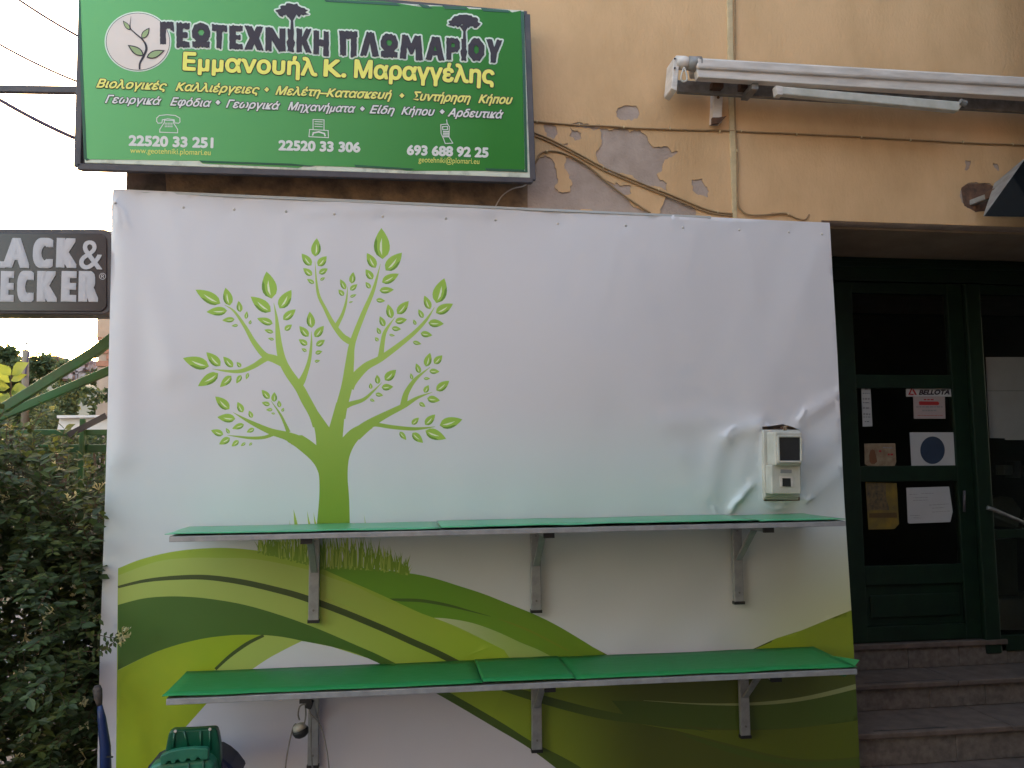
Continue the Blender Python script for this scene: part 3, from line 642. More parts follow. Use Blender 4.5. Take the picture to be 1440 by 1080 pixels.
def halo(mb, loops, rad, Y, mi):
    for lp in loops:
        n = len(lp)
        for i in range(n):
            a = Vector(lp[i]); b2 = Vector(lp[(i+1) % n]); yy = Y + (i % 7) * .00006
            d = b2 - a
            if d.length < 1e-4: continue
            d.normalize(); q_ = Vector((-d.y, d.x)) * rad; e_ = d * rad * .8
            mb.add([P(*(a - e_ + q_ * .55), yy), P(*(a - e_ - q_ * .55), yy), P(*(a - q_), yy), P(*(b2 - q_), yy), P(*(b2 + e_ - q_ * .55), yy), P(*(b2 + e_ + q_ * .55), yy), P(*(b2 + q_), yy), P(*(a + q_), yy)], [(0,1,2,3,4,5,6,7)], mi)
rj = random.Random(3)
for i, (ch, p0, p1) in enumerate(hl):
    W_ = p1[0] - p0[0]; H_ = p1[1] - p0[1]; loops = []
    for k, lp in enumerate(GLY[ch]):
        pp = [Vector((p0[0] + x_ * W_, p1[1] - y_ * H_ + (x_ - .5) * W_ * .05)) for x_, y_ in lp]
        out = []
        for j in range(len(pp)):
            a = pp[j]; b2 = pp[(j+1) % len(pp)]; d = b2 - a; out.append(a)
            horiz = abs(d.x) > abs(d.y) * .8
            nseg = max(1, int(d.length / (1.7 if horiz else 3.2)))
            q_ = Vector((-d.y, d.x)).normalized() if d.length else Vector((0, 0))
            for s in range(1, nseg): out.append(a + d * (s / nseg) + q_ * rj.uniform(-1, 1) * (1.15 if (horiz and k == 0) else .35))
        loops.append([tuple(v) for v in out])
    hm = MB(); halo(hm, loops[:1], 2.3, Yo + (i % 2) * .0004, 0); flat_poly(hm, loops, Yt - .0008, 1); hm.build('headline_letter', [M['pale'], M['ink']], sg)
for tx, ty, sc in ((410.5, 17, 1.0), (653, 32, .98)):      # the two pines that rise from the letter iota
    crown = []
    rt = random.Random(int(tx))
    for k in range(40):
        a = 2 * math.pi * k / 40; rx, ry = 22.5, 11.0
        s = 1 + rt.uniform(-.16, .1); y_ = math.sin(a) * ry * s
        if y_ > 3: y_ = 3 + (y_ - 3) * rt.uniform(-.2, 1.1)
        crown.append((tx + math.cos(a) * rx * s * (1.0 if math.sin(a) < .3 else .92), ty + y_ + abs(math.cos(a)) * 3.2 - 2))
    tr = [(tx - 2.4, ty + 26), (tx - 1.6, ty + 12), (tx - 7, ty + 4), (tx + 7, ty + 2), (tx + 1.8, ty + 12), (tx + 2.6, ty + 26)]
    hm = MB(); halo(hm, [crown, tr], 2.2, Yo - .0003, 0); flat_poly(hm, [crown], Yt - .0010, 1); flat_poly(hm, [tr], Yt - .0012, 1); hm.build('pine_silhouette', [M['pale'], M['ink']], sg)
def lined(body, p0, p1, cap, bold, shear, mi, ob):
    t_ = MB(); put_text(t_, body, p0, p1, cap, Yo - .0004, bold, shear, 0, ob); put_text(t_, body, p0, p1, cap, Yt - .0008, bold, shear, mi)
    t_.build('lettering', [M['ink'], M['yellow'], M['yellow2'], M['white']], sg)
def between(l0, l1, x): return (x, l0[1] + (l1[1] - l0[1]) * (x - l0[0]) / (l1[0] - l0[0]))
def words(L_, l0, l1, cap, bold, shear, mi, ob):
    for body, xa, xb in L_: lined(body, between(l0, l1, xa), between(l0, l1, xb), cap, bold, shear, mi, ob)
words([('Εμμανουήλ', 256.5, 446.5), ('Κ.', 454.5, 487), ('Μαραγγέλης', 497.5, 695)], (256.5, 99), (695, 118.5), 25, .055, 0, 1, .045)
l0, l1 = c1(145, 512), c2(1250, 610)
words([('Βιολογικές', 135, 234.8), ('Καλλιέργειες', 246.5, 365), ('Μελέτη–Κατασκευή', 387, 551), ('Συντήρηση', 578.5, 662), ('Κήπου', 672.5, 721)], l0, l1, 12.3, .05, .35, 2, .075)
m0, m1 = c1(200, 602), c2(1195, 693)
words([('Γεωργικά', 147.5, 227), ('Εφόδια', 239, 297.5), ('Γεωργικά', 317.5, 394), ('Μηχανήματα', 404.5, 500), ('Είδη', 519.5, 555), ('Κήπου', 564, 611.5), ('Αρδευτικά', 629.5, 708)], m0, m1, 11.3, .04, .35, 3, .075)
for (x, y), mi in ((c1(1143, 523), 2), (c2(603, 558), 2), (c1(858, 598), 3), (c2(372, 635), 3), (c2(838, 652), 3)):
    t_ = MB(); t_.add([P(x + a, y + b_, Yo - .0004) for a, b_ in ((0, -4.9), (4.9, 0), (0, 4.9), (-4.9, 0))], [(0, 1, 2, 3)], 0); t_.add([P(x + a, y + b_, Yt) for a, b_ in ((0, -3.7), (3.7, 0), (0, 3.7), (-3.7, 0))], [(0, 1, 2, 3)], mi)
    t_.build('diamond', [M['ink'], M['yellow'], M['yellow2'], M['white']], sg)
def plain(body, p0, p1, cap, bold, m):
    t_ = MB(); put_text(t_, body, p0, p1, cap, Yo, bold); t_.build('lettering', m, sg)
plain('22520 33 251', (180.6, 205), (300, 208.5), 15, .065, M['white']); plain('22520 33 306', (391.3, 211.5), (506.7, 214.5), 14.5, .065, M['white'])
plain('693 688 92 25', (572, 218), (686.8, 221.8), 14.3, .065, M['white'])
plain('www.geotehniki.plomari.eu', (183, 215), (296, 218.2), 7.5, 0, M['yellow2']); plain('geotehniki@plomari.eu', (588.5, 228), (674, 230.6), 7.5, 0, M['yellow2'])
ic = MB()
def poly_line(pts, wd=1.1, closed=False):
    pp = list(pts) + ([pts[0]] if closed else [])
    for i in range(len(pp) - 1):
        a = Vector(pp[i]); b2 = Vector(pp[i+1]); d = (b2 - a).normalized() * wd / 2; q_ = Vector((-d.y, d.x)); yy = Yo - (i % 5) * .0001
        ic.add([P(*(a-d-q_), yy), P(*(b2+d-q_), yy), P(*(b2+d+q_), yy), P(*(a-d+q_), yy)], [(0,1,2,3)])
poly_line([c1(*p) for p in ((500,690),(515,675),(560,670),(610,675),(635,690),(636,712),(628,720),(606,718),(602,700),(565,694),(533,700),(530,718),(508,720),(500,708))], closed=True)
poly_line([c1(*p) for p in ((545,702),(545,715),(518,755),(518,772),(622,776),(622,755),(598,718),(598,704))], closed=True)
for yy_ in (720, 730, 740):
    for xx_ in (554, 570, 586): poly_line([c1(xx_-5, yy_), c1(xx_+5, yy_)], 1)
ic.build('telephone_icon', M['white'], sg); ic = MB()
poly_line([c2(*p) for p in ((64,756),(172,762),(174,804),(60,798))], closed=True)
poly_line([c2(*p) for p in ((84,752),(84,698),(148,700),(148,756))])
for yy_ in (710, 724, 738): poly_line([c2(95, yy_), c2(138, yy_+2)], 1)
poly_line([c2(*p) for p in ((82,788),(86,776),(118,770),(150,780),(154,792))], 2)
ic.build('fax_icon', M['white'], sg); ic = MB()
poly_line([c2(*p) for p in ((830,728),(870,724),(880,740),(878,800),(900,836),(856,838),(846,810),(832,780))], closed=True)
poly_line([c2(*p) for p in ((864,700),(868,726))]); poly_line([c2(*p) for p in ((840,740),(868,738),(870,756),(842,758))], closed=True)
for yy_ in (768, 778, 788, 798): poly_line([c2(846, yy_), c2(874, yy_)], 1.6)
ic.build('mobile_icon', M['white'], sg)
# arm and wires at the left of the sign
ab = MB(); ab.bar(P(-160, 123, YS+.1), P(112, 127.5, YS+.1), .03, .03)
ab.build('sign_arm', M['signframe'], sg)
for a, b_, r, lb in (((-60,-65),(112,52),.0055,'uppermost thin overhead wire running to the left edge of the green sign'), ((-60,26),(112,116),.005,'thin middle overhead wire sloping to the green sign just above its arm'), ((-60,102),(112,197),.009,'thick dark cable sloping to the green sign below its arm')):
    wv = MB(); pa = P(*a, YS+.1); pb_ = P(*b_, YS+.1); pts_ = []
    for k in range(13):
        t = k / 12; p = pa.lerp(pb_, t); p.z -= .02 * 4 * t * (1-t); pts_.append(p)
    tag(wv.tube(pts_, r, 6).build('overhead_wire', M['wire'], smooth=True), lb, 'wire', 'overhead wires left of the sign')

# ------------------------------------------------------------------ lightbox sign at far left
YK = .05
bd = empty('lightbox_sign', P(60, 440, YK), 'black rounded lightbox sign with white BLACK & DECKER lettering at the left of the banner', 'sign')
def rrect(x0, y0, x1, y1, r, slope=0):
    o = []
    for cx0, cy0, a0 in ((x1-r, y0+r, -90), (x1-r, y1-r, 0), (x0+r, y1-r, 90), (x0+r, y0+r, 180)):
        for k in range(6):
            a = R(a0 + 90*k/5); x = cx0 + r*math.cos(a); o.append((x, cy0 + r*math.sin(a) + slope*(x-x0)))
    return o
q = rrect(-120, 321, 158, 441, 14, .004)
bdm = MB().slab([P(a, b_, YK) for a, b_ in q], .14); bdm.build('casing', M['signframe'], bd, bevel=.006)
q = rrect(-114, 327, 150, 437, 11, .004)
MB().slab([P(a, b_, YK-.006) for a, b_ in q], .01).build('face', M['bdblack'], bd, bevel=.003)
M['bdwhite'] = mat('grey_white_letter', (.50, .47, .50), .4, var=.05)
def lb(ch, p0, p1, cap, bold): t_ = MB(); put_text(t_, ch, p0, p1, cap, YK-.009, bold, square=True); t_.build('letter', M['bdwhite'], bd)
for ch, a, b_ in (('B',-56,-25),('L',-20,7),('A',3.5,41.5),('C',45,74.5),('K',78,108)): lb(ch, (a, 376), (b_, 377), 41.5, .115)
lb('&', (111, 378), (144, 379), 41, .012)
for ch, a, b_ in (('D',-33,-4),('E',-.5,19.5),('C',23,47.5),('K',51,80.5),('E',85,107.5),('R',109.5,138.5)): lb(ch, (a, 424), (b_, 424.6), 43, .115)
lb('®', (139.5, 393), (149, 393), 8.5, 0)
MB().bar(P(150, 330, .12), P(176, 330, .12), .03, .03).build('mounting_arm', M['greymetal'], bd)

# ------------------------------------------------------------------ shelves and brackets
def shelf(label, fl_, fr2, film, seams, thick=7.5, hang=False):
    A = P(*fl_, -.47); B = P(*fr2, -.47); yb = -.075
    sh = empty('display_shelf', (A + B) / 2, label, 'shelf', 'green topped display shelves on the banner')
    Ab = Vector((A.x, yb, A.z)); Bb = Vector((B.x, yb, B.z)); tz = Vector((0, 0, -thick / FPX * 3.7))
    MB().slab([A + tz*.25, B + tz*.25, Bb + tz*.25, Ab + tz*.25], tz*.5).build('board', M['greymetal'], sh)
    MB().bar(A + tz*.75 + Vector((-.0, -.004, 0)), B + tz*.75 + Vector((0, -.004, 0)), .02, abs(tz.z)*.95).build('front_rail', M['alu'], sh, bevel=.002)
    # the sheet: slightly rippled, in separate lengths whose ends show as seams
    xs = [0] + seams + [1]
    for k in range(len(xs) - 1):
        s0 = xs[k] + (.0003 if k else -.006); s1 = xs[k+1] - (.0003 if k < len(xs)-2 else -.001)
        nx = 26; ny = 6; fm = MB(); vs_ = []; lift = .0015 * (k % 2)
        for i in range(nx + 1):
            s = s0 + (s1 - s0) * i / nx; a = A.lerp(B, s); c = Ab.lerp(Bb, s)
            for j in range(ny + 1):
                t = j / ny; p = a.lerp(c, t); p = p + Vector((0, 0, .004 + lift + .0022 * noise.noise(Vector((p.x*3.1, p.y*7, 2.2 + A.z))) + .0015 * noise.noise(Vector((p.x*9, p.y*12, A.z)))))
                if j == 0: p.y -= .012 + .005 * noise.noise(Vector((p.x*4, 1, A.z))); p.z += .003 * noise.noise(Vector((p.x*6, 3, A.z)))
                vs_.append(p)
        fs = [(i*(ny+1)+j, (i+1)*(ny+1)+j, (i+1)*(ny+1)+j+1, i*(ny+1)+j+1) for i in range(nx) for j in range(ny)]
        fm.add(vs_, fs); o = fm.build('green_sheet', film, sh, smooth=True); sd_ = o.modifiers.new('thick', 'SOLIDIFY'); sd_.thickness = .0025; sd_.offset = 1
    if hang:
        pts_ = [B + Vector((-.002, -.012, .004)), B + Vector((.03, .02, .002)), Bb + Vector((.01, .0, .004)), Bb + Vector((-.02, 0, .004))]
        fm = MB(); pB = P(1209, 928, -.44)
        fm.add([B + Vector((-.01, -.012, .006)), pB, pB + Vector((-.02, .1, -.10)), B + Vector((-.14, .02, -.02)), Bb.lerp(B, .5) + Vector((0, 0, .004)), Bb.lerp(B, .5) + Vector((.02, 0, -.07))],
               [(0,1,4), (1,2,5), (1,5,4), (0,3,2), (0,2,1)])
        o = fm.build('overhanging_flap', film, sh); sd_ = o.modifiers.new('thick', 'SOLIDIFY'); sd_.thickness = .0015
    return A, B, tz
A1, B1, t1 = shelf('upper green topped shelf that crosses the printed tree trunk', (239, 752), (1187, 730.5), M['gfilm_sheen'], [.375, .86])
A2, B2, t2 = shelf('lower green topped shelf with an overhanging flap at its right end', (235, 979.5), (1203, 937.5), M['gfilm'], [.43, .565], 8, True)
def bracket(label, bx, ytop, ybot, A, B, tz, capx, side):
    f = P(bx, ybot, -.09); X = f.x
    s = (X - A.x) / (B.x - A.x); zt = A.z + (B.z - A.z) * s + tz.z
    bk = empty('shelf_bracket', (X, -.075, f.z), label, 'bracket', 'grey metal shelf brackets')
    MB().box((X-.024, -.075, f.z), (X+.024, -.10, zt - .002)).build('upright', M['alu'], bk, bevel=.003)
    MB().box((X-.027, -.072, f.z - .012), (X+.027, -.104, f.z + .002)).build('upright_cap', M['black'], bk)
    MB().box((X-.022, -.101, zt - .002), (X+.022, -.45, zt - .026)).build('arm', M['alu'], bk, bevel=.003)
    MB().box((X-.024, -.445, zt - .001), (X+.024, -.462, zt - .029)).build('arm_cap', M['black'], bk)
    MB().bar((X, -.105, zt - .19), (X, -.30, zt - .028), .03, .012).build('brace', M['alu'], bk, bevel=.002)
    for z in (f.z + .045, zt - .05):
        MB().tube([(X, -.0995, z), (X, -.104, z)], .005, 8).build('screw', M['greymetal'], bk)
bracket('left bracket under the upper shelf, in front of the printed grass tuft', 441, 757, 872, A1, B1, t1, 428, -1)
bracket('middle bracket under the upper shelf, on the plain pale part of the banner', 754, 745, 858, A1, B1, t1, 774, 1)
bracket('right bracket under the upper shelf, left below the meter box', 1039, 738, 846, A1, B1, t1, 1090, 1)
bracket('left bracket under the lower shelf, with the hanging lamp holder and cord', 440, 980, 1076, A2, B2, t2, 422, -1)
bracket('middle bracket under the lower shelf, where white meets olive print', 755, 960, 1054, A2, B2, t2, 777, 1)
bracket('right bracket under the lower shelf, on the dark green printed waves', 1048, 945, 1034, A2, B2, t2, 1101, 1)

# hanging lamp holder with cord
YH = -.30
lh = empty('lamp_holder', P(424, 1035, YH), 'small white and black lamp holder hanging by its grey cord from the lower left bracket', 'lamp holder')
c7 = lambda x, y: P(370 + x/7.713, 940 + y/7.713, YH)
def cord(pts_, r=.0035): MB().tube(spline(pts_, 6), r, 7).build('cord', M['greymetal'], lh, smooth=True)
cord([c7(455,350), c7(462,480), c7(455,560), c7(440,620)]); cord([c7(360,600), c7(330,630), c7(290,780), c7(250,1000), c7(235,1180)])
cord([c7(395,560), c7(380,500), c7(395,420), c7(440,390), c7(490,420), c7(515,520), c7(520,700), c7(520,900), c7(545,1180)])
cord([c7(500,480), c7(560,540), c7(620,620), c7(665,760), c7(700,950), c7(725,1180)], .003)
a, b_ = c7(380, 600), c7(425, 735); d = (b_ - a)
MB().tube([a, a + d*.1, a + d*.45], [.012, .025, .03], 14).build('collar', M['meter'], lh, smooth=True)
MB().tube([a + d*.45, a + d*.6, a + d*.9, b_ + d*.05], [.034, .036, .03, .018], 14).build('socket', M['black'], lh, smooth=True)
MB().bar(c7(520,340), c7(485,430), .03, .03).build('hook', M['black'], lh, bevel=.005)

# ------------------------------------------------------------------ meter box
YM = -.19
mt = empty('meter_box', P(1100, 702, -.06), 'white plastic electricity meter box poking through a cut in the banner', 'meter')
cm = lambda x, y, Y: P(1000 + x/5.4, 560 + y/5.4, Y)
MB().slab([cm(382,240,-.078), cm(400,770,-.078), cm(666,772,-.078), cm(660,240,-.078)], .07).build('back_case', M['meter'], mt, bevel=.006, seg=3)
MB().slab([cm(392,238,-.094), cm(408,752,-.094), cm(678,752,-.094), cm(672,240,-.094)], .016).build('base_rim', M['meter'], mt, bevel=.006, seg=3)
MB().slab([cm(480,250,YM), cm(486,512,YM), cm(692,512,YM), cm(692,252,YM)], .096).build('upper_housing', M['meter'], mt, bevel=.012, seg=3)
o4 = [cm(508,290,YM-.004), cm(514,482,YM-.004), cm(684,482,YM-.004), cm(682,290,YM-.004)]
wb = MB()
for i in range(4): wb.bar(o4[i], o4[(i+1) % 4], .010, .012, up=(0, 1, 0))
wb.build('window_frame', M['meter'], mt, bevel=.003)
MB().slab([cm(514,297,YM-.001), cm(520,476,YM-.001), cm(678,476,YM-.001), cm(676,297,YM-.001)], .004).build('window', mat('smoked_window', (.03, .03, .032), .12), mt)
MB().slab([cm(458,505,-.165), cm(460,728,-.165), cm(684,728,-.165), cm(682,505,-.165)], .071).build('lower_housing', M['meter'], mt, bevel=.006)
MB().slab([cm(527,540,-.1665), cm(527,568,-.1665), cm(612,570,-.1665), cm(612,542,-.1665)], .002).build('rating_plate', M['faint'], mt)
ws = MB(); ws.slab([cm(524,592,-.17), cm(526,670,-.17), cm(542,671,-.17), cm(541,594,-.17)], .005); ws.slab([cm(541,594,-.17), cm(541,606,-.17), cm(622,608,-.17), cm(622,596,-.17)], .005); ws.slab([cm(606,608,-.17), cm(608,671,-.17), cm(620,671,-.17), cm(624,608,-.17)], .005)
ws.build('switch_frame', M['enamel'], mt)
MB().slab([cm(541,606,-.168), cm(542,670,-.168), cm(607,671,-.168), cm(606,608,-.168)], .003).build('switch_window', M['black'], mt)
MB().tube([cm(535,226,-.13), cm(535,226,-.17)], .0085, 12).build('latch', M['rust'], mt); MB().box(cm(548,210,-.12), cm(575,244,-.14)).build('latch_tab', M['papercream'], mt)

# ------------------------------------------------------------------ cables and conduit on the wall
def wallcable(name, label, pts_, r=.005, mtl='cable', Y=-.008, clips=(), grp='cables clipped along the ochre wall'):
    t = empty(name, P(*pts_[0], Y), label, 'cable', grp); s = spline([P(a, b_, Y) for a, b_ in pts_], 8)
    s = [p + Vector((0, 0, .003 * noise.noise(p * 6))) for p in s]
    MB().tube(s, r, 7).build('cable_run', M[mtl], t, smooth=True)
    for a, b_ in clips:
        c = P(a, b_, Y); MB().tube([c - Vector((.003, 0, 0)), c + Vector((.003, 0, 0))], r + .004, 8).build('clip', M['conduit'], t)
wallcable('wall_cable', 'long thin cable running level across the ochre wall from the sign to the right edge', [(745,170),(800,175),(876,179),(940,182),(1020,184),(1110,188),(1250,195),(1340,200),(1440,204),(1560,210)], .005,
    clips=[(755,171),(814,175),(877,179),(942,181),(1012,185),(1042,184.5),(1120,189),(1211,193),(1280,197),(1354,200),(1424,203)])
wallcable('wall_cable', 'upper of two twin cables sloping down from the sign corner to the banner top', [(745,184),(775,196),(810,214),(850,236),(900,257),(950,277),(1000,296),(1030,301)], .0045, clips=[(848,236),(926,267),(1009,298)])
wallcable('wall_cable', 'lower of two twin cables sloping down from the sign corner to the banner top', [(745,188),(775,200),(810,218),(850,240),(900,261),(950,281),(995,298),(1030,304)], .0045)
wallcable('wall_cable', 'looping cable that rises behind the sign and drops to the banner top over bare plaster', [(735,245),(752,230),(760,216),(775,212),(795,216),(825,232),(860,262),(895,287),(915,300)], .005, clips=[(769,213)])
wallcable('wall_cable', 'cable dropping beside the vertical conduit and curling to the banner top', [(1033,-30),(1034,50),(1033,120),(1034,180),(1037,230),(1037,280),(1043,297),(1060,303),(1100,300),(1110,303)], .005, clips=[(1036,212),(1108,301)], Y=-.012)
wallcable('wall_cable', 'short loose cable end on the wall just above the banner top right', [(1085,300),(1106,301),(1120,307),(1132,309),(1138,302)], .004)
wallcable('wall_cable', 'thin pale cable loop hanging between the sign bottom and the banner', [(697,290),(706,276),(720,266),(735,262),(742,258)], .0035, 'enamel')
tag(MB().slab([P(1022,-40,-.012), P(1023.5,60,-.012), P(1026,180,-.012), P(1031,312,-.012), P(1037,312,-.012), P(1035,180,-.012), P(1031.5,60,-.012), P(1030,-40,-.012)], .02).build('wall_conduit', M['conduit'], bevel=.004), 'pale painted vertical conduit crossed by the awning on the ochre wall', 'conduit')

# ------------------------------------------------------------------ rolled awning
YA = -.20
aw = empty('rolled_awning', P(1200, 130, -.0), 'long white rolled awning with rusty brackets fixed high on the ochre wall', 'awning')
def beam(name, L0, R0, hpx0, hpx1, Y, dy, m, bev=.004):
    a, b_ = L0; c, d = R0
    o = MB().slab([P(a, b_, Y), P(a+2, b_+hpx0, Y), P(c, d+hpx1, Y), P(c, d, Y)], dy).build(name, m, aw, bevel=bev); return o
e0 = 110
beam('roller_cover', (979, 80), (1600, 116.5), 15.5, 14, -.23, .13, M['enamel'], .012)
beam('front_rail', (980, 95.5), (1600, 130.5), 13, 16, -.215, .05, M['enamel'], .004)
beam('back_rail', (952, 112), (1600, 150), 17, 17, -.075, .03, M['greymetal'], .004)
rl = MB(); rl.tube([P(958, 90, -.16), P(1600, 128, -.16)], .030, 16); rl.build('fabric_roll', M['greymetal'], aw, smooth=True)
MB().tube([P(950, 88, -.17), P(963, 89, -.17), P(968, 89.5, -.17)], [.034, .036, .03], 16).build('roller_end', M['enamel'], aw, smooth=True)
MB().tube([P(968, 89, -.19), P(984, 91, -.19)], [.036, .042], 12).build('end_collar', M['greymetal'], aw, smooth=True)
MB().slab([P(948, 80, -.19), P(944, 124, -.19), P(952, 128, -.19), P(956, 82, -.19)], .12).build('end_plate', M['enamel'], aw, bevel=.004)
for a, b_ in ((949, 82.5), (949, 95.5)):
    MB().tube([P(a, b_, -.19), P(a, b_, -.20)], .005, 8).build('bolt', M['black'], aw)
hk = spline([P(962, 95, -.235), P(960, 100, -.235), P(957.5, 110, -.235), P(961, 115, -.235), P(966, 112, -.235), P(965, 103, -.235), P(962.5, 96, -.235)], 5)
MB().tube(hk, .0045, 8).build('crank_eye', M['meter'], aw, smooth=True)
am = MB().slab([P(1094, 120.5, -.23), P(1098, 132, -.23), P(1348, 156, -.23), P(1357, 143, -.23)], .04).build('folding_arm', M['meter'], aw, bevel=.006)
MB().slab([P(1091, 120, -.232), P(1093, 132.5, -.232), P(1101, 133.5, -.232), P(1101, 121, -.232)], .044).build('arm_end', M['enamel'], aw, bevel=.003)
MB().tube([P(1350, 143, -.235), P(1358, 146, -.235)], .016, 10).build('arm_joint', M['greymetal'], aw)
def wbrk(x, y):
    MB().slab([P(x-6, y-2, -.05), P(x-8, y+45, -.05), P(x+5, y+45, -.05), P(x+7, y-2, -.05)], .05).build('wall_bracket', M['enamel'], aw, bevel=.003)
    MB().tube([P(x, y+10, -.05), P(x, y+10, -.062)], .008, 8).build('bolt', M['rust'], aw)
    MB().slab([P(x-8, y+38, -.054), P(x-8, y+47, -.054), P(x+2, y+46, -.054), P(x+12, y+36, -.054), P(x+1, y+38, -.054)], .02).build('rusty_foot', M['rust'], aw)
wbrk(1010, 127)
MB().slab([P(1009-6,113,-.12), P(1009-7,122,-.12), P(1018,123,-.12), P(1018,113,-.12)], .06).build('clamp', M['rust'], aw, bevel=.003)
MB().slab([P(1042,114,-.12), P(1042,124,-.12), P(1052,124,-.12), P(1052,115,-.12)], .06).build('clamp', M['rust'], aw, bevel=.003)
MB().slab([P(1058,116,-.19), P(1057,125,-.19), P(1067,126,-.19), P(1067,117,-.19)], .14).build('clamp', M['greymetal'], aw, bevel=.003)

# ------------------------------------------------------------------ floodlight with dark glass in the wall pocket, right edge
ld = empty('floodlight', P(1400, 290, 0), 'dark glass floodlight on a short rusty arm from a broken pocket in the wall', 'floodlight')
a = P(1384, 304, -.34); b_ = P(1444, 220, -.24); c = P(1520, 306, -.34); d = P(1520, 222, -.24)
MB().add([a, b_, d, c], [(0,1,2,3)]).add([], []).build('glass', mat('dark_lamp_glass', (.008, .01, .012), .12), ld)
k = Vector((0, .16, .02))
MB().add([a+Vector((0,.004,0)), b_+Vector((0,.004,0)), d+Vector((0,.004,0)), c+Vector((0,.004,0)), P(1383,302,-.24), P(1398,258,-.10), P(1520,250,-.1), P(1520,302,-.24)],
    [(0,1,5,4), (1,2,6,5), (0,3,7,4), (4,5,6,7), (0,1,2,3)]).build('housing', M['greymetal'], ld)
MB().bar(P(1363, 287, .02), P(1402, 272, -.14), .04, .03).build('arm', M['greymetal'], ld, bevel=.004)
MB().bar(P(1390, 276, -.10), P(1404, 270, -.17), .05, .04).build('hinge', M['rust'], ld, bevel=.004)
MB().slab([P(1352,264,-.003), P(1360,259,-.003), P(1385,258,-.003), P(1400,263,-.003), P(1402,285,-.003), P(1392,296,-.003), P(1372,298,-.003), P(1356,289,-.003)], .003).build('pocket', mat('broken_brick_pocket', (.22, .11, .065), .95, scale=18, col2=(.07, .04, .03), bump=1), ld)

# ------------------------------------------------------------------ doorway: door, side window, steps
D0 = DY
dr = empty('shop_door', P(1290, 903, D0), 'dark green panelled shop door with three glass panes hung with notices', 'door')
def q4(x0, y0, x1, y1, Y): return [P(x0, y0, Y), P(x0, y1, Y), P(x1, y1, Y), P(x1, y0, Y)]
def X_(px, y=640, Y=None): return P(px, y, D0 if Y is None else Y).x
def Z_(py, px=1275, Y=None): return P(px, py, D0 if Y is None else Y).z
zb = Z_(902); ztp = Z_(398); x0 = X_(1178); x1 = X_(1366)
def dbox(name, xa, xb, za, zc, y0_, y1_, m, par=dr, bev=.004): return MB().box((xa, y0_, za), (xb, y1_, zc)).build(name, m, par, bevel=bev)
gxa, gxb = X_(1209), X_(1345)
rows = [(Z_(413), Z_(527)), (Z_(546), Z_(655)), (Z_(677), Z_(795))]
dbox('stile', x0, gxa, zb, ztp, D0, D0+.045, M['doorgreen']); dbox('stile', gxb, x1, zb, ztp, D0, D0+.045, M['doorgreen'])
dbox('rail', gxa, gxb, rows[0][0], ztp, D0+.002, D0+.043, M['doorgreen'])
dbox('rail', gxa, gxb, rows[1][0], rows[0][1], D0+.002, D0+.043, M['doorgreen'])
dbox('rail', gxa, gxb, rows[2][0], rows[1][1], D0+.002, D0+.043, M['doorgreen'])
dbox('rail', gxa, gxb, Z_(822), rows[2][1], D0+.002, D0+.043, M['doorgreen'])
dbox('rail', gxa, gxb, zb, Z_(880), D0+.002, D0+.043, M['doorgreen'])
dbox('bottom_panel', gxa, gxb, Z_(880), Z_(822), D0+.02, D0+.04, M['doorgreen'])
dbox('panel_moulding', gxa+.03, gxb-.03, Z_(868), Z_(836), D0+.006, D0+.02, M['doorgreen'], bev=.008)
for a, b_ in rows:
    dbox('pane', gxa, gxb, b_, a, D0+.02, D0+.024, M['glass'], bev=0)
MB().tube([P(1356, 690, D0-.03), P(1356, 720, D0-.03)], .008, 8).build('handle', M['signframe'], dr, smooth=True)
df = empty('door_frame', P(1275, 903, D0), 'dark green wooden frame around the shop door and side window', 'door frame')
dbox('head', X_(1150), XR-.05, ztp+.004, ZL-.014, D0-.02, D0+.10, M['doorgreen'], df)
dbox('head_moulding', X_(1150), XR-.05, ztp+.09, ztp+.12, D0-.04, D0-.021, M['doorgreen'], df)
dbox('jamb', x0-.13, x0-.004, zb, ztp, D0-.02, D0+.10, M['doorgreen'], df)
dbox('mullion', x1+.004, X_(1388), Z_(918,1390), ztp, D0-.03, D0+.10, M['doorgreen'], df, bev=.008)
wn = empty('side_window', P(1430, 915, D0), 'tall green framed side window with papers and goods behind it, right of the door', 'window')
sx0 = X_(1388)+.004; sx1 = XR-.06; zw = Z_(915, 1410)
dbox('sill', sx0, sx1, zw, Z_(893,1410), D0-.02, D0+.08, M['doorgreen'], wn); dbox('transom', sx0, sx1, Z_(757,1410), Z_(745,1410), D0, D0+.05, M['doorgreen'], wn)
dbox('top_rail', sx0, sx1, ztp-.06, ztp, D0, D0+.05, M['doorgreen'], wn)
dbox('pane', sx0, sx1, Z_(745,1410), ztp-.06, D0+.02, D0+.024, M['glass'], wn, 0); dbox('pane', sx0, sx1, Z_(893,1410), Z_(757,1410), D0+.02, D0+.024, M['glass'], wn, 0)
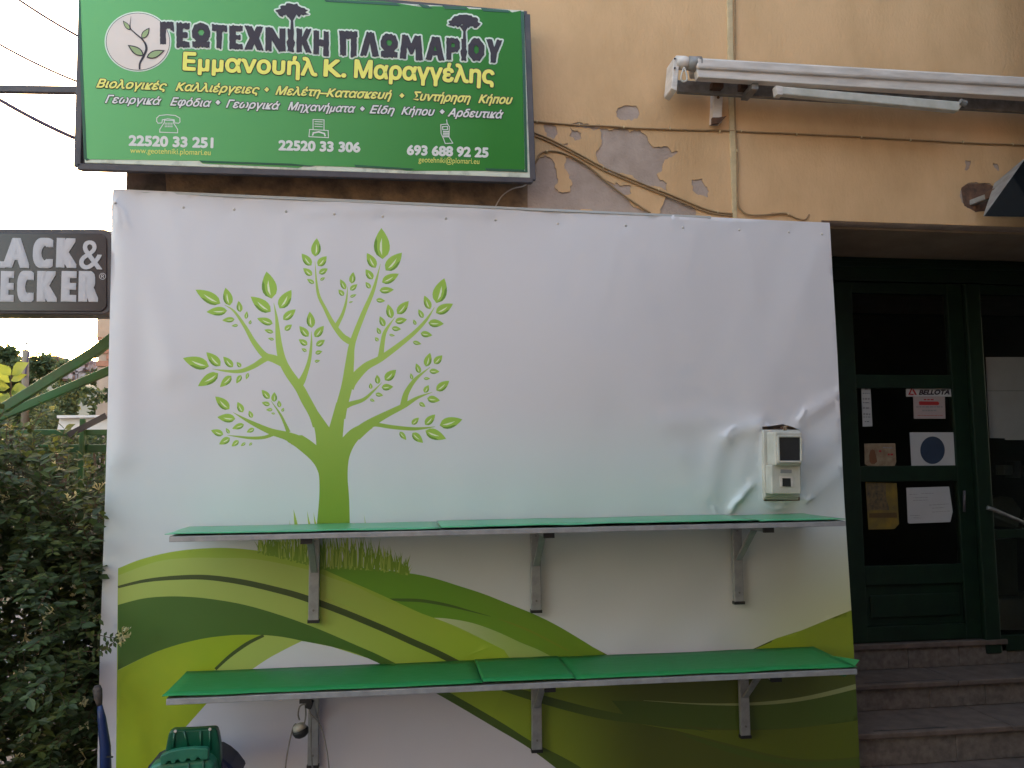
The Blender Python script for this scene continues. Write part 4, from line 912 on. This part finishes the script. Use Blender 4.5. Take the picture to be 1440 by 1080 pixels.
# shop interior
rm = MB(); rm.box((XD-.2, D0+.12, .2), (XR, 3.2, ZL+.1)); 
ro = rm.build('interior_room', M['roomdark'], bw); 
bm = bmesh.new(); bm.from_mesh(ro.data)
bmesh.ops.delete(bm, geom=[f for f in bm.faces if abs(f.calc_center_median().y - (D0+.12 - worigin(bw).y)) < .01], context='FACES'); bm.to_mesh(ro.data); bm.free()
def inside(name, label, cat, quad, Y, dy, m, grp=None):
    return tag(MB().slab([P(a, b_, Y) for a, b_ in quad], dy).build(name, m, bevel=.004), label, cat, grp)
inside('cardboard_box', 'pale boxes stacked low behind the lower pane of the side window', 'box', [(1392,842),(1394,886),(1500,886),(1500,842)], D0+.2, .3, M['paperw'])
inside('display_counter', 'pale grey display counter inside behind the side window', 'counter', [(1388,760),(1390,838),(1432,838),(1430,758)], D0+.3, .3, mat('grey_counter', (.16, .17, .15), .7))
inside('storage_tin', 'small pale tin on the shelf behind the side window glass', 'tin', [(1412,654),(1412,668),(1424,668),(1424,654)], D0+.25, .08, M['paperw'])
inside('storage_jar', 'greyish jar beside the small tin behind the side window', 'jar', [(1426,648),(1426,672),(1436,672),(1436,648)], D0+.27, .08, M['faint'])
inside('goods_sack', 'pale rounded sack behind the side window above the transom', 'sack', [(1394,702),(1392,715),(1396,740),(1432,742),(1436,716),(1424,700),(1406,697)], D0+.2, .2, mat('pale_sack', (.30, .30, .25), .8))
tag(MB().tube([P(1388,714,D0-.06), P(1396,716,D0-.07), P(1470,748,D0-.07)], [.014,.012,.012], 10).build('push_bar', M['greymetal'], smooth=True), 'grey metal bar slanting down across the side window', 'bar')
# notices on the door
YN = D0 + .017
def notice(name, label, cat, quad, m, extra=None):
    t = empty(name, P(*quad[1], YN), label, cat, 'notices stuck on the door glass')
    MB().slab([P(a, b_, YN) for a, b_ in quad], .0006).build('sheet', m, t)
    if extra: extra(t)
    return t
cn = lambda x, y: (1200 + x/4.694, 530 + y/4.694)
def lines(t, L_, m, wd=2.2, name='print_line'):
    mb = MB()
    for xa, ya, xb, yb_ in L_:
        x = xa
        while x < xb:
            w_ = min(random.uniform(8, 26), xb - x); y = ya + (yb_-ya)*(x-xa)/(xb-xa)
            mb.slab([P(*cn(x, y-wd), YN-.0008), P(*cn(x, y+wd), YN-.0008), P(*cn(x+w_, y+wd), YN-.0008), P(*cn(x+w_, y-wd), YN-.0008)], .0006); x += w_ + 5
    tag(mb.build(name, m, t), kind='stuff')
def ex1(t):
    mb = MB(); put_text(mb, 'BELLOTA', cn(432, 119), cn(636, 117), 7.2, YN-.0012, .07, .25); mb.build('lettering', M['ink'], t)
    l = MB()
    for poly in ([(362,118),(384,70),(392,74),(376,110),(400,112),(398,120)], [(396,78),(406,92),(420,119),(406,119),(398,100),(390,92)]):
        l.slab([P(*cn(*p), YN-.0012) for p in poly], .0006)
    l.build('red_logo', M['red'], t)
notice('door_sticker', 'white BELLOTA sticker with red triangle at top right of the middle door pane', 'sticker', [cn(347,57), cn(349,130), cn(646,130), cn(645,55)], M['paperw'], ex1)
def ex2(t):
    MB().slab([P(*cn(*p), YN-.001) for p in ((432,165),(437,186),(562,186),(568,174),(560,163),(440,161))], .0006).build('red_band', M['red'], t)
    lines(t, [(465,150,530,150)], M['red'], 4); lines(t, [(415,198,590,198), (455,222,550,222)], M['faint'], 4.5); lines(t, [(425,255,590,255)], M['red'], 1.5)
notice('door_notice', 'pinkish paper notice with a red band directly under the white sticker', 'notice', [cn(395,131), cn(400,276), cn(608,276), cn(604,131)], M['paperpink'], ex2)
def ex3(t):
    MB().slab([P(*cn(523 + 81*math.cos(2*math.pi*k/32), 484 + 91*math.sin(2*math.pi*k/32)), YN-.001) for k in range(32)], .0006).build('round_print', M['navy'], t)
    lines(t, [(475,430,580,434), (470,448,585,450), (475,465,580,468), (490,482,560,484)], M['faint'], 2)
notice('door_notice', 'white square paper with a large navy disc at right of the middle door pane', 'notice', [cn(372,366), cn(384,598), cn(678,598), cn(664,366)], M['paperw'], ex3)
def ex4(t):
    lines(t, [(75,80,108,80), (62,145,108,145), (62,205,112,208), (66,245,112,248)], M['faint'], 6); lines(t, [(62,108,108,108),(64,170,110,172),(66,265,118,265),(76,295,104,295)], M['navy'], 2)
notice('door_sticker', 'narrow tall strip of pale stickers at the left edge of the middle pane', 'sticker', [cn(52,52), cn(62,328), cn(126,326), cn(112,54)], M['paperw'], ex4)
def ex5(t):
    MB().slab([P(*cn(*p), YN-.001) for p in ((108,560),(104,520),(112,488),(126,478),(142,486),(150,520),(158,560),(140,575),(118,574))], .0006).build('picture', mat('brown_portrait_print', (.22, .09, .04), .8), t)
    lines(t, [(195,466,262,470)], M['faint'], 4); lines(t, [(228,512,264,512),(170,490,185,530)], M['red'], 6)
notice('door_poster', 'small cream picture card at bottom left of the middle door pane', 'poster', [cn(72,440), cn(76,575), cn(96,586), cn(270,592), cn(284,560), cn(276,438)], M['papercream'], ex5)
def ex6(t):
    MB().slab([P(*cn(*p), YN-.001) for p in ((84,700),(92,880),(240,880),(216,796),(214,700))], .0006).build('dark_picture', mat('dark_picture_print', (.05, .045, .035), .7, scale=40, col2=(.18, .12, .05)), t)
    MB().slab([P(*cn(*p), YN-.001) for p in ((104,900),(104,930),(290,930),(285,895))], .0006).build('title_band', mat('brown_print', (.12, .07, .02), .7), t)
notice('door_poster', 'tall yellow edged dark poster at left of the lowest door pane', 'poster', [cn(80,694), cn(100,1008), cn(270,1004), cn(302,972), cn(286,700)], mat('yellow_poster', (.26, .17, .02), .7, scale=12, col2=(.14, .10, .03)), ex6)
notice('door_notice', 'white handwritten paper tilted at right of the lowest door pane', 'notice', [cn(350,732), cn(360,962), cn(372,968), cn(640,958), cn(656,890), cn(632,724)], M['paperw'],
    lambda t: lines(t, [(370,776,430,774),(450,770,530,768),(395,798,490,795),(395,816,490,812),(500,846,630,838),(520,866,600,862),(520,892,640,884),(375,914,440,916),(398,930,445,932)], M['faint'], 1.6))
def cwq(x, y): return (1350 + x/4.154, 480 + y/4.154)
t = empty('window_paper', P(1420, 617, YN), 'large blank white papers taped inside the side window', 'paper')
MB().slab([P(*cwq(*p), YN) for p in ((150,92),(158,288),(480,288),(480,92))], .0012).build('sheet', M['papergrey'], t)
MB().slab([P(*cwq(*p), YN) for p in ((158,290),(174,564),(262,566),(264,576),(480,576),(480,290))], .0012).build('sheet', M['papergrey'], t)

# steps of marble slabs
stp = empty('entrance_steps', (XD, .3, 0), kind='structure')
def slabs(name, ya, yb_, za, zb_, xs_, m, bev=.004):
    for a, b_ in zip(xs_, xs_[1:]): MB().box((a + .0012, ya, za), (b_ - .0012, yb_, zb_)).build(name, m, stp, bevel=bev)
zA = P(1300, 958, .36).z; zB = P(1300, 1026, .02).z; zT = zb - .004
ya = .36; yb2 = .02; yc = -.30; zC = zB - .17
XS = XD + .014
slabs('threshold_slab', D0 - .035, D0 + .12, zT - .03, zT, [XS, X_(1396)], M['marble2'])
slabs('riser_slab', D0 - .02, D0 + .12, zA + .001, zT - .031, [XS, X_(1260), X_(1330), X_(1396)], M['marble'])
slabs('riser_slab', D0 - .01, D0 + .12, zA + .001, zw - .003, [X_(1396)+.003, X_(1480), XR-.1], M['marble'])
slabs('tread_slab', ya - .02, D0 + .12, zA - .03, zA, [XS, P(1345,960,ya).x, P(1500,960,ya).x, XR-.1], M['marble2'], .006)
slabs('riser_slab', ya, D0, zB + .001, zA - .031, [XS, P(1307,980,ya).x, P(1386,980,ya).x, P(1500,980,ya).x, XR-.1], M['marble'])
slabs('tread_slab', yb2 - .02, ya + .05, zB - .03, zB, [XS, P(1420,1020,yb2).x, XR-.1], M['marble2'], .006)
slabs('riser_slab', yb2, ya, zC + .001, zB - .031, [XS, P(1345,1050,yb2).x, P(1490,1050,yb2).x, XR-.1], M['marble'])
slabs('tread_slab', yc - .02, yb2 + .05, zC - .03, zC, [XS, P(1400,1070,yc).x, XR-.1], M['marble2'], .006)
slabs('riser_slab', yc, yb2, .0, zC - .031, [XS, P(1400,1070,yc).x, XR-.1], M['marble'])
# anti-slip grooves
gr = MB()
for z, y, a in ((zA, ya + .015, 1215), (zB, yb2 + .015, 1226)):
    gr.box((P(a, 960, y).x, y, z - .004), (P(1330, 960, y).x, y + .008, z + .0012))
gr.build('anti_slip_strip', M['black'], stp)

# ------------------------------------------------------------------ left side: fence, hedge, hillside
XH0, XH1 = -4.0, P(146, 850, .1).x
LEAF = [Vector((0,0,0)), Vector((.30,.22,.05)), Vector((.55,.26,.04)), Vector((1,0,-.06)), Vector((.55,-.26,.04)), Vector((.30,-.22,.05))]
def leafat(mb, p, d, n_, L0, mi):
    d = d.normalized(); s = d.cross(n_); 
    if s.length < 1e-3: s = d.orthogonal()
    s.normalize(); u = s.cross(d)
    k = len(mb.v); mb.v += [p + (d*q.x + s*q.y + u*q.z) * L0 for q in LEAF]
    mb.f += [(k, k+1, k+2, k+3), (k, k+3, k+4, k+5)]; mb.mi += [mi, mi]
def rv(rn, s=1): return Vector((rn.uniform(-s, s), rn.uniform(-s, s), rn.uniform(-s, s)))
def flower(mb, p, d, rn, mi):
    for k in range(rn.randint(3, 6)):
        e = (d + rv(rn, .9)).normalized(); L0 = rn.uniform(.025, .045); tip = p + e * L0
        mb.tube([p, p + e * L0 * .6, tip], [.0018, .0026, .004], 4, mi, False)
        for j in range(3): leafat(mb, tip, (e * .4 + rv(rn, 1)).normalized(), rv(rn), rn.uniform(.014, .022), mi)
rn = random.Random(11)
fo = MB(); fw = MB(); sm_ = MB()
def htop(x): return 1.72 + .10 * noise.noise(Vector((x*2.5, 0, 5))) - (.32 * max(0, (x + 1.95)) / .5 if x > -1.95 else 0)
def hfront(x, z): return -.12 + .22 * noise.noise(Vector((x*1.7, z*1.7, 9))) + .14 * noise.noise(Vector((x*5, z*5, 2))) + .12 * max(0, z - 1.3)
for i in range(2300):
    x = rn.uniform(XH0, XH1 + .03) if i % 3 else rn.uniform(-2.6, XH1 + .03); 
    zt = htop(x); z = zt * (1 - rn.random() ** 1.3 * .98); y = hfront(x, z) + rn.random() ** 1.4 * .75
    topness = max(0, 1 - (zt - z) / .35)
    d = Vector((rn.uniform(-.7, .7), -1 + topness * .9, rn.uniform(-.5, .6) + topness * .8)).normalized(); p = Vector((x, y, z)); n_pair = rn.randint(3, 7); L0 = rn.uniform(.034, .062)
    pts_ = [p.copy()]
    young = rn.random() < (.25 + .4 * topness)
    for k in range(n_pair):
        d = (d + rv(rn, .22) + Vector((0, 0, -.07))).normalized(); p = p + d * rn.uniform(.026, .046)
        if p.x > XH1 + .04: break
        pts_.append(p.copy()); s = d.cross(Vector((0, 0, 1)))
        if s.length < .1: s = Vector((1, 0, 0))
        s.normalize(); s = (s + rv(rn, .5)).normalized()
        for sg_ in (-1, 1):
            mi_ = 2 if (young and k > n_pair * .5) else (1 if rn.random() < .45 else 0)
            leafat(fo, p, (s * sg_ + d * .6 + rv(rn, .3)), Vector((0, -.5, 1)) + rv(rn, .5), L0 * rn.uniform(.75, 1.15), mi_)
    if len(pts_) > 2: sm_.tube(pts_, .0016, 3, 0, False)
    if rn.random() < .045: flower(fw, p, d, rn, 0)
# two sprays reaching over the banner edge
for (pa, pb_) in (((120, 897), (172, 893)), ((125, 930), (160, 902)), ((90, 925), (150, 908)), ((85, 880), (140, 870))):
    a = P(*pa, -.16); b_ = P(*pb_, -.20); pts_ = [a.lerp(b_, k/6) + Vector((0, 0, .01 * math.sin(k))) for k in range(7)]; sm_.tube(pts_, .002, 4, 0, False)
    for q_ in pts_[1:]:
        for sg_ in (-1, 1): leafat(fo, q_, Vector((.5, -.3, sg_)) + rv(rn, .3), Vector((0, -1, 0)) + rv(rn, .4), rn.uniform(.02, .034), rn.choice((0, 2)))
    if pa[1] in (897,): flower(fw, b_, Vector((1, -.5, 0)), rn, 0); flower(fw, b_ - Vector((.015, 0, .01)), Vector((1, -.5, 0)), rn, 0)
hd = empty('honeysuckle_hedge', ((XH0 + XH1)/2, .2, 0), 'dense honeysuckle hedge with pale yellow flowers left of the banner', 'hedge')
tag(fo.build('foliage', [M['leaf1'], M['leaf2'], M['leaf3']], hd), kind='stuff')
tag(fw.build('blossom', M['petal'], hd), kind='stuff'); tag(sm_.build('twigs', M['stem'], hd), kind='stuff')
# deep inner growth
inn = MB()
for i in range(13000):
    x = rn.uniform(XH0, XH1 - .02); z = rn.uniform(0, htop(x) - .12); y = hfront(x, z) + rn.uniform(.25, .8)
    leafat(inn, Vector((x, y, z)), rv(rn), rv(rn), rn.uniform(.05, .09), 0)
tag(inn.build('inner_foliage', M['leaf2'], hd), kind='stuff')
# green mesh fence behind the hedge
YF = .95
fe = empty('mesh_fence', P(110, 1000, YF), 'green steel fence with welded mesh and top rails behind the hedge', 'fence')
zt1 = P(120, 604, YF).z; zt2 = P(120, 625, YF).z
xe = P(165, 610, YF).x + .2
MB().box((-4.2, YF-.02, zt1-.035), (xe, YF+.02, zt1+.0)).build('top_rail', M['gsteel'], fe, bevel=.004)
MB().box((-4.2, YF-.02, zt2-.045), (xe, YF+.02, zt2)).build('lower_rail', M['gsteel'], fe, bevel=.004)
for px_ in (119,):
    x = P(px_, 610, YF).x; MB().box((x-.015, YF-.045, 0), (x+.015, YF-.0205, zt1+.06)).build('post', M['gsteel'], fe, bevel=.004)
for k in range(26):
    x = xe - .05 - k * .1
    MB().tube([(x, YF-.024, .1), (x, YF-.024, zt2+.02)], .0035, 5, 0, False).build('mesh_wire', M['gsteel'], fe)
for k in range(14):
    z = .15 + k * .1
    MB().tube([(-4.2, YF-.03, z), (xe, YF-.03, z)], .0035, 5, 0, False).build('mesh_wire', M['gsteel'], fe)
# sloping green steel members
gb = empty('stair_railing', P(60, 570, .5), 'pair of green steel rails sloping up behind the hedge to the banner', 'railing')
MB().bar(P(-80, 627, .45), P(134, 494, .45), .035, .05).build('upper_rail', M['gsteel'], gb, bevel=.005)
MB().bar(P(128, 499, .45), P(175, 463, .45), .038, .054).build('rail_joint', M['gsteel'], gb, bevel=.005)
MB().bar(P(-60, 612, .62), P(175, 512, .62), .03, .045).build('lower_rail', M['gsteel'], gb, bevel=.005)
MB().bar(P(96, 612, .7), P(150, 584, .7), .02, .03).build('dark_strut', M['signframe'], gb)
# far things
hill = MB(); nx, ny = 44, 26; vs_ = []
for i in range(nx + 1):
    for j in range(ny + 1):
        x = -26 + 24.2 * i / nx; y = 5 + 30 * j / ny
        z = max(0, (y - 6.5)) * .26 + .35 * noise.noise(Vector((x*.3, y*.3, 0))) - max(0, (y-21)) * .12; vs_.append((x, y, max(-.1, z)))
hill.add(vs_, [(i*(ny+1)+j, (i+1)*(ny+1)+j, (i+1)*(ny+1)+j+1, i*(ny+1)+j+1) for i in range(nx) for j in range(ny)])
tag(hill.build('hillside', M['earth'], smooth=True, origin=(-12, 15, 0)), kind='structure')
rg_ = MB(); vs_ = []
for i in range(41):
    x = -330 + 620 * i / 40; top_ = 25.5 + 3 * noise.noise(Vector((x * .012, 0, 3))) + 1.2 * noise.noise(Vector((x * .06, 0, 8)))
    for y, k in ((110, 0), (150, .45), (180, .8), (200, 1), (230, .9), (300, 0)): vs_.append((x, y, top_ * k - .2))
rg_.add(vs_, [(i*6+j, (i+1)*6+j, (i+1)*6+j+1, i*6+j+1) for i in range(40) for j in range(5)])
tag(rg_.build('distant_ridge', mat('scrub_covered_ridge', (.07, .085, .04), .95, scale=.15, col2=(.11, .10, .06)), smooth=True, origin=(0, 200, 0)), kind='structure')
def hz(x, y): return max(-.1, max(0, (y - 6.5)) * .26 + .35 * noise.noise(Vector((x*.3, y*.3, 0))) - max(0, (y-21)) * .12)
def shrub(label, px, ytop, Y, wpx, seed, leafsize=.09, n_=6000, name='hillside_bush', cat='bush', mats=('hleaf1','hleaf2','hleaf3')):
    r_ = random.Random(seed); tp = P(px, ytop, Y); base_z = max(0, hz(tp.x, tp.y)) - .05; rad = wpx / 2 / FPX * (Y + 4.1); h_ = max(.5, tp.z - base_z)
    e = empty(name, (tp.x, Y, base_z), label, cat, 'bushes on the hillside behind the fence')
    t = MB(); lf = MB(); 
    cl = []
    for k in range(9):
        a = r_.uniform(0, 6.28); rr_ = rad * r_.uniform(.2, .75); c = Vector((tp.x + math.cos(a)*rr_, Y + math.sin(a)*rr_*.8, base_z + h_ * r_.uniform(.35, .85))); cl.append((c, rad * r_.uniform(.3, .55)))
        t.tube(spline([(tp.x, Y, base_z), ((tp.x + c.x)/2 + .1, (Y + c.y)/2, (base_z + c.z)/2 + .1), tuple(c)], 3), [.03 * rad + .01] * 6 + [.008], 5)
    cl.append((Vector((tp.x, Y, tp.z - rad*.35)), rad * .38))
    for k in range(n_):
        c, rr_ = r_.choice(cl); u = rv(r_).normalized() * rr_ * r_.uniform(.55, 1.08); u.z *= .8
        leafat(lf, c + u, rv(r_) + u.normalized() * .4, Vector((0, 0, 1)) + rv(r_, .6), leafsize * r_.uniform(.6, 1.3), 2 if r_.random() < .22 else (1 if r_.random() < .4 else 0))
    t.build('trunk', M['stem'], e, smooth=True); tag(lf.build('crown', [M[q_] for q_ in mats], e), kind='stuff')
for args in (('rounded dark bush at the far left edge just below the rooftop', 8, 486, 9, 80, 1), ('dense green bush beside the wooden pole on the hillside', 60, 497, 8.5, 90, 2), ('bush on the hillside between the pole and the rubble', 95, 508, 8.2, 70, 3),
             ('low bush below the rubble heap near the banner edge', 128, 545, 5.2, 70, 4, .06, 1600), ('dark bush in the middle of the slope below the pole', 62, 548, 5.8, 90, 5, .06, 1600),
             ('broad dark bush low at the left edge behind the rails', 0, 560, 5.0, 90, 6, .06, 1600), ('small bush against the banner edge above the fence', 150, 548, 2.6, 40, 7, .045, 900),
             ('bush half hidden behind the hedge at mid left', 70, 572, 3.0, 90, 8, .05, 2200), ('tall pale bush filling the gap between the pole and the far left edge', 32, 506, 8.8, 70, 9), ('bush under the brick house corner by the banner edge', 134, 520, 6.5, 60, 10, .06, 2200), ('wide bush low in the middle of the slope', 95, 535, 6.2, 90, 11, .06, 2400)):
    shrub(*args)
# broad-leaved young plant at left
bp_ = empty('broad_leaved_shrub', P(14, 600, .8), 'young shrub with large yellow green leaves at the left edge', 'shrub')
rb = random.Random(4); M['ygl'] = mat('yellow_green_leaf', (.26, .32, .06), .5, scale=8, col2=(.19, .26, .05), translucent=.5)
MB().tube([P(16, 640, .8), P(14, 590, .8), P(16, 525, .8)], [.008, .006, .004], 6).build('stem', M['stem'], bp_)
for bx, by, tx, ty in ((16,527,34,513),(15,528,2,515),(15,536,33,528),(14,538,-6,524),(14,545,-14,540),(15,550,32,546),(12,552,4,566),(18,556,30,552),(10,560,-8,556),(14,562,12,576),(18,548,24,560),(8,545,-4,548)):
    a = P(bx, by, .8 + rb.uniform(-.05, .05)); b_ = P(tx, ty, .8 + rb.uniform(-.1, .02)); l = MB(); leafat(l, a, b_ - a, Vector((0, -1, .25)), (b_ - a).length * 1.25, 0); l.build('leaf', M['ygl'], bp_, smooth=True)
# wooden utility pole
up = empty('utility_pole', P(35, 560, 7), 'slim weathered wooden pole rising from the hillside bushes at left', 'pole')
MB().tube([P(35, 600, 7), P(36, 492, 7)], [.05, .04], 8).build('shaft', M['wood'], up, smooth=True); MB().tube([P(36.5, 492, 7), P(37, 476, 7)], .008, 6).build('spike', M['greymetal'], up)
MB().bar(P(31, 482, 7), P(42, 483.5, 7), .02, .02).build('crossbar', M['greymetal'], up); MB().tube([P(41, 494, 6.95), P(35, 530, 6.95)], .012, 6).build('stay', M['wire'], up)
# rubble
rb_ = random.Random(9); ru = MB()
for k in range(220):
    px_ = rb_.uniform(96, 138); py_ = 508 + abs(px_-112)*.15 + rb_.random()**1.2 * 24; c = P(px_, py_, 7.0 + rb_.uniform(-.5, .5)); s = rb_.uniform(.02, .06)
    v8 = [c + Vector((sx_*s*rb_.uniform(.5,1.2), sy_*s*rb_.uniform(.5,1), sz_*s*rb_.uniform(.3,.9))) for sx_ in (-1,1) for sy_ in (-1,1) for sz_ in (-1,1)]
    ru.add(v8, [(0,1,3,2),(4,6,7,5),(0,4,5,1),(2,3,7,6),(0,2,6,4),(1,5,7,3)])
tag(ru.build('rubble_heap', M['rock']), 'heap of pale stone rubble on the hillside near the banner edge', 'rubble', kind='stuff')
rf = MB(); rf.slab([P(66, 500, 9.2), P(66, 507, 9.2), P(82, 507, 9.2), P(80, 500, 9.2)], 1.0); tag(rf.build('shed_roof', mat('dark_red_tiles', (.10, .04, .03), .9)), 'small dark red roof patch among the hillside bushes', 'roof')
# brick gable far behind, by the banner edge
YG = 6.0
bg_ = empty('brick_house', P(150, 520, YG), 'half plastered red brick house corner rising just left of the banner', 'house')
wx0 = P(137, 470, YG).x; wx1 = wx0 + 2.5; wz1 = P(140, 446, YG).z; wz0 = .0
MB().box((wx0+.01, YG+.01, wz0), (wx1, YG+3, P(140, 425, YG).z)).build('wall', M['mortar'], bg_)
bh, bl = .075, .22; z = P(140, 515, YG).z; r0 = 0
bme = None
while z < P(140, 478, YG).z:
    x = wx0 + (.11 if r0 % 2 else 0)
    while x < wx0 + .7:
        if bme is None:
            ob = MB().box((x, YG-.012, z), (x+bl-.012, YG+.0095, z+bh-.012)).build('brick', M['brick'], bg_); bme = ob; bx_, bz_ = x, z
        else:
            o = bme.copy(); COL.objects.link(o); o.location = (x - bx_, 0, z - bz_)
        x += bl
    z += bh; r0 += 1
MB().box((wx0-.002, YG-.018, P(140, 478, YG).z+.03), (wx1, YG+.009, P(140, 425, YG).z+.01)).build('plaster', mat('pinkish_plaster', (.48, .34, .24), .9, col2=(.36, .24, .17), scale=4), bg_)
# pale roof sheet behind the fence
ro2 = empty('white_shed', P(120, 610, 2.8), 'low white shed roof glimpsed over the fence behind the hedge', 'shed')
MB().slab([P(84, 588, 2.8), P(80, 606, 2.8), P(175, 606, 2.8), P(175, 586, 2.8)], 1.2).build('side', M['farwhite'], ro2)
MB().slab([P(80, 584, 2.75), P(80, 588, 2.75), P(178, 586, 2.75), P(178, 583.5, 2.75)], 1.3).build('eave', M['farwhite'], ro2)

# ------------------------------------------------------------------ things at the foot of the banner
YT = -.55
ct = lambda x, y, Y: P(140 + x/6.545, 990 + y/6.545, Y)
tb = empty('plastic_tub', P(260, 1100, YT), 'green plastic garden cart with a scalloped grip at the foot of the banner', 'garden cart')
up_ = [(600,445),(628,300),(640,262),(660,243),(860,238),(1050,225),(1075,235),(1090,290),(1108,400),(1120,700),(560,700)]
MB().slab([ct(a, b_, -.42) for a, b_ in up_], .05).build('back_panel', M['gplastic'], tb, bevel=.008, seg=3)
for a, b_, c, d in ((690,262,680,400),(780,250,815,400),(930,250,935,430),(1015,240,1020,420)):
    MB().tube([ct(a, b_, -.422), ct(c, d, -.422)], .005, 6).build('rib', M['gplastic'], tb, smooth=True)
lip = [(555,500),(560,475),(640,440),(740,418),(860,405),(985,408),(1000,425),(1000,512),(930,515),(915,492),(895,495),(882,520),(838,528),(828,503),(805,505),(790,532),(742,540),(730,515),(705,520),(695,548),(660,552),(650,525),(625,530),(610,558),(560,565)]
MB().slab([ct(a, b_, -.50) for a, b_ in lip], .03).build('scalloped_grip', M['gplastic2'], tb, bevel=.005)
MB().slab([ct(a, b_, -.49) for a, b_ in ((440,590),(560,540),(1000,500),(1050,560),(1070,720),(430,720))], .10).build('tray', M['gplastic2'], tb, bevel=.02, seg=3)
for a, b_, c, d in ((820,545,822,700),(955,520,960,700)):
    MB().tube([ct(a, b_, -.492), ct(c, d, -.492)], .004, 6).build('rib', M['gplastic'], tb, smooth=True)
for a, b_ in ((697,250),(1015,232)):
    MB().tube([ct(a, b_, -.421), ct(a, b_, -.428)], .006, 8).build('screw', M['enamel'], tb)
bt_ = MB().slab([ct(a, b_, -.40) for a, b_ in ((410,640),(440,585),(520,545),(600,520),(1060,480),(1130,520),(1200,580),(1290,700),(400,700))], .2)
tag(bt_.build('tarpaulin', mat('dark_blue_tarpaulin', (.012, .018, .06), .5), bevel=.02), 'dark blue tarpaulin bundle beneath the green plastic cart', 'tarpaulin')
bl_ = empty('garden_umbrella', P(146, 1120, -.25), 'folded dark blue garden umbrella standing between hedge and banner', 'umbrella')
MB().tube([P(140, 990, -.25), P(143, 1010, -.25), P(148, 1050, -.25), P(150, 1180, -.25)], [.010, .017, .022, .026], 12).build('canopy', M['blue'], bl_, smooth=True)
MB().tube([P(137, 964, -.25), P(137, 970, -.25), P(138, 980, -.25), P(140, 992, -.25)], [.012, .019, .017, .011], 12).build('cap', mat('faded_cap', (.15, .12, .10), .9, scale=30, col2=(.05, .04, .04)), bl_, smooth=True)
MB().bar(P(150, 1064, -.28), P(159, 1064.5, -.28), .006, .006).build('tie', M['black'], bl_)
# ------------------------------------------------------------------ unseen masses added behind and to the right to block sky light
ob_ = empty('opposite_light_block', (5, -10, 0), 'plain stone mass added behind the viewer to block sky light', 'building')
dkst = mat('light_block_stone', (.17, .165, .165), .9, scale=2, bump=.5)
MB().box((-3.6, -4.9, 0), (16, -12, 6.0)).build('wall', dkst, ob_)
sb_ = empty('side_light_block', (6, -4, 0), 'plain stone mass added out of view on the right to block light', 'building')
MB().box((3.35, -4.8, 0), (9, -.40, 7.5)).build('wall', dkst, sb_)  # added mass out of view, darkens the doorway side
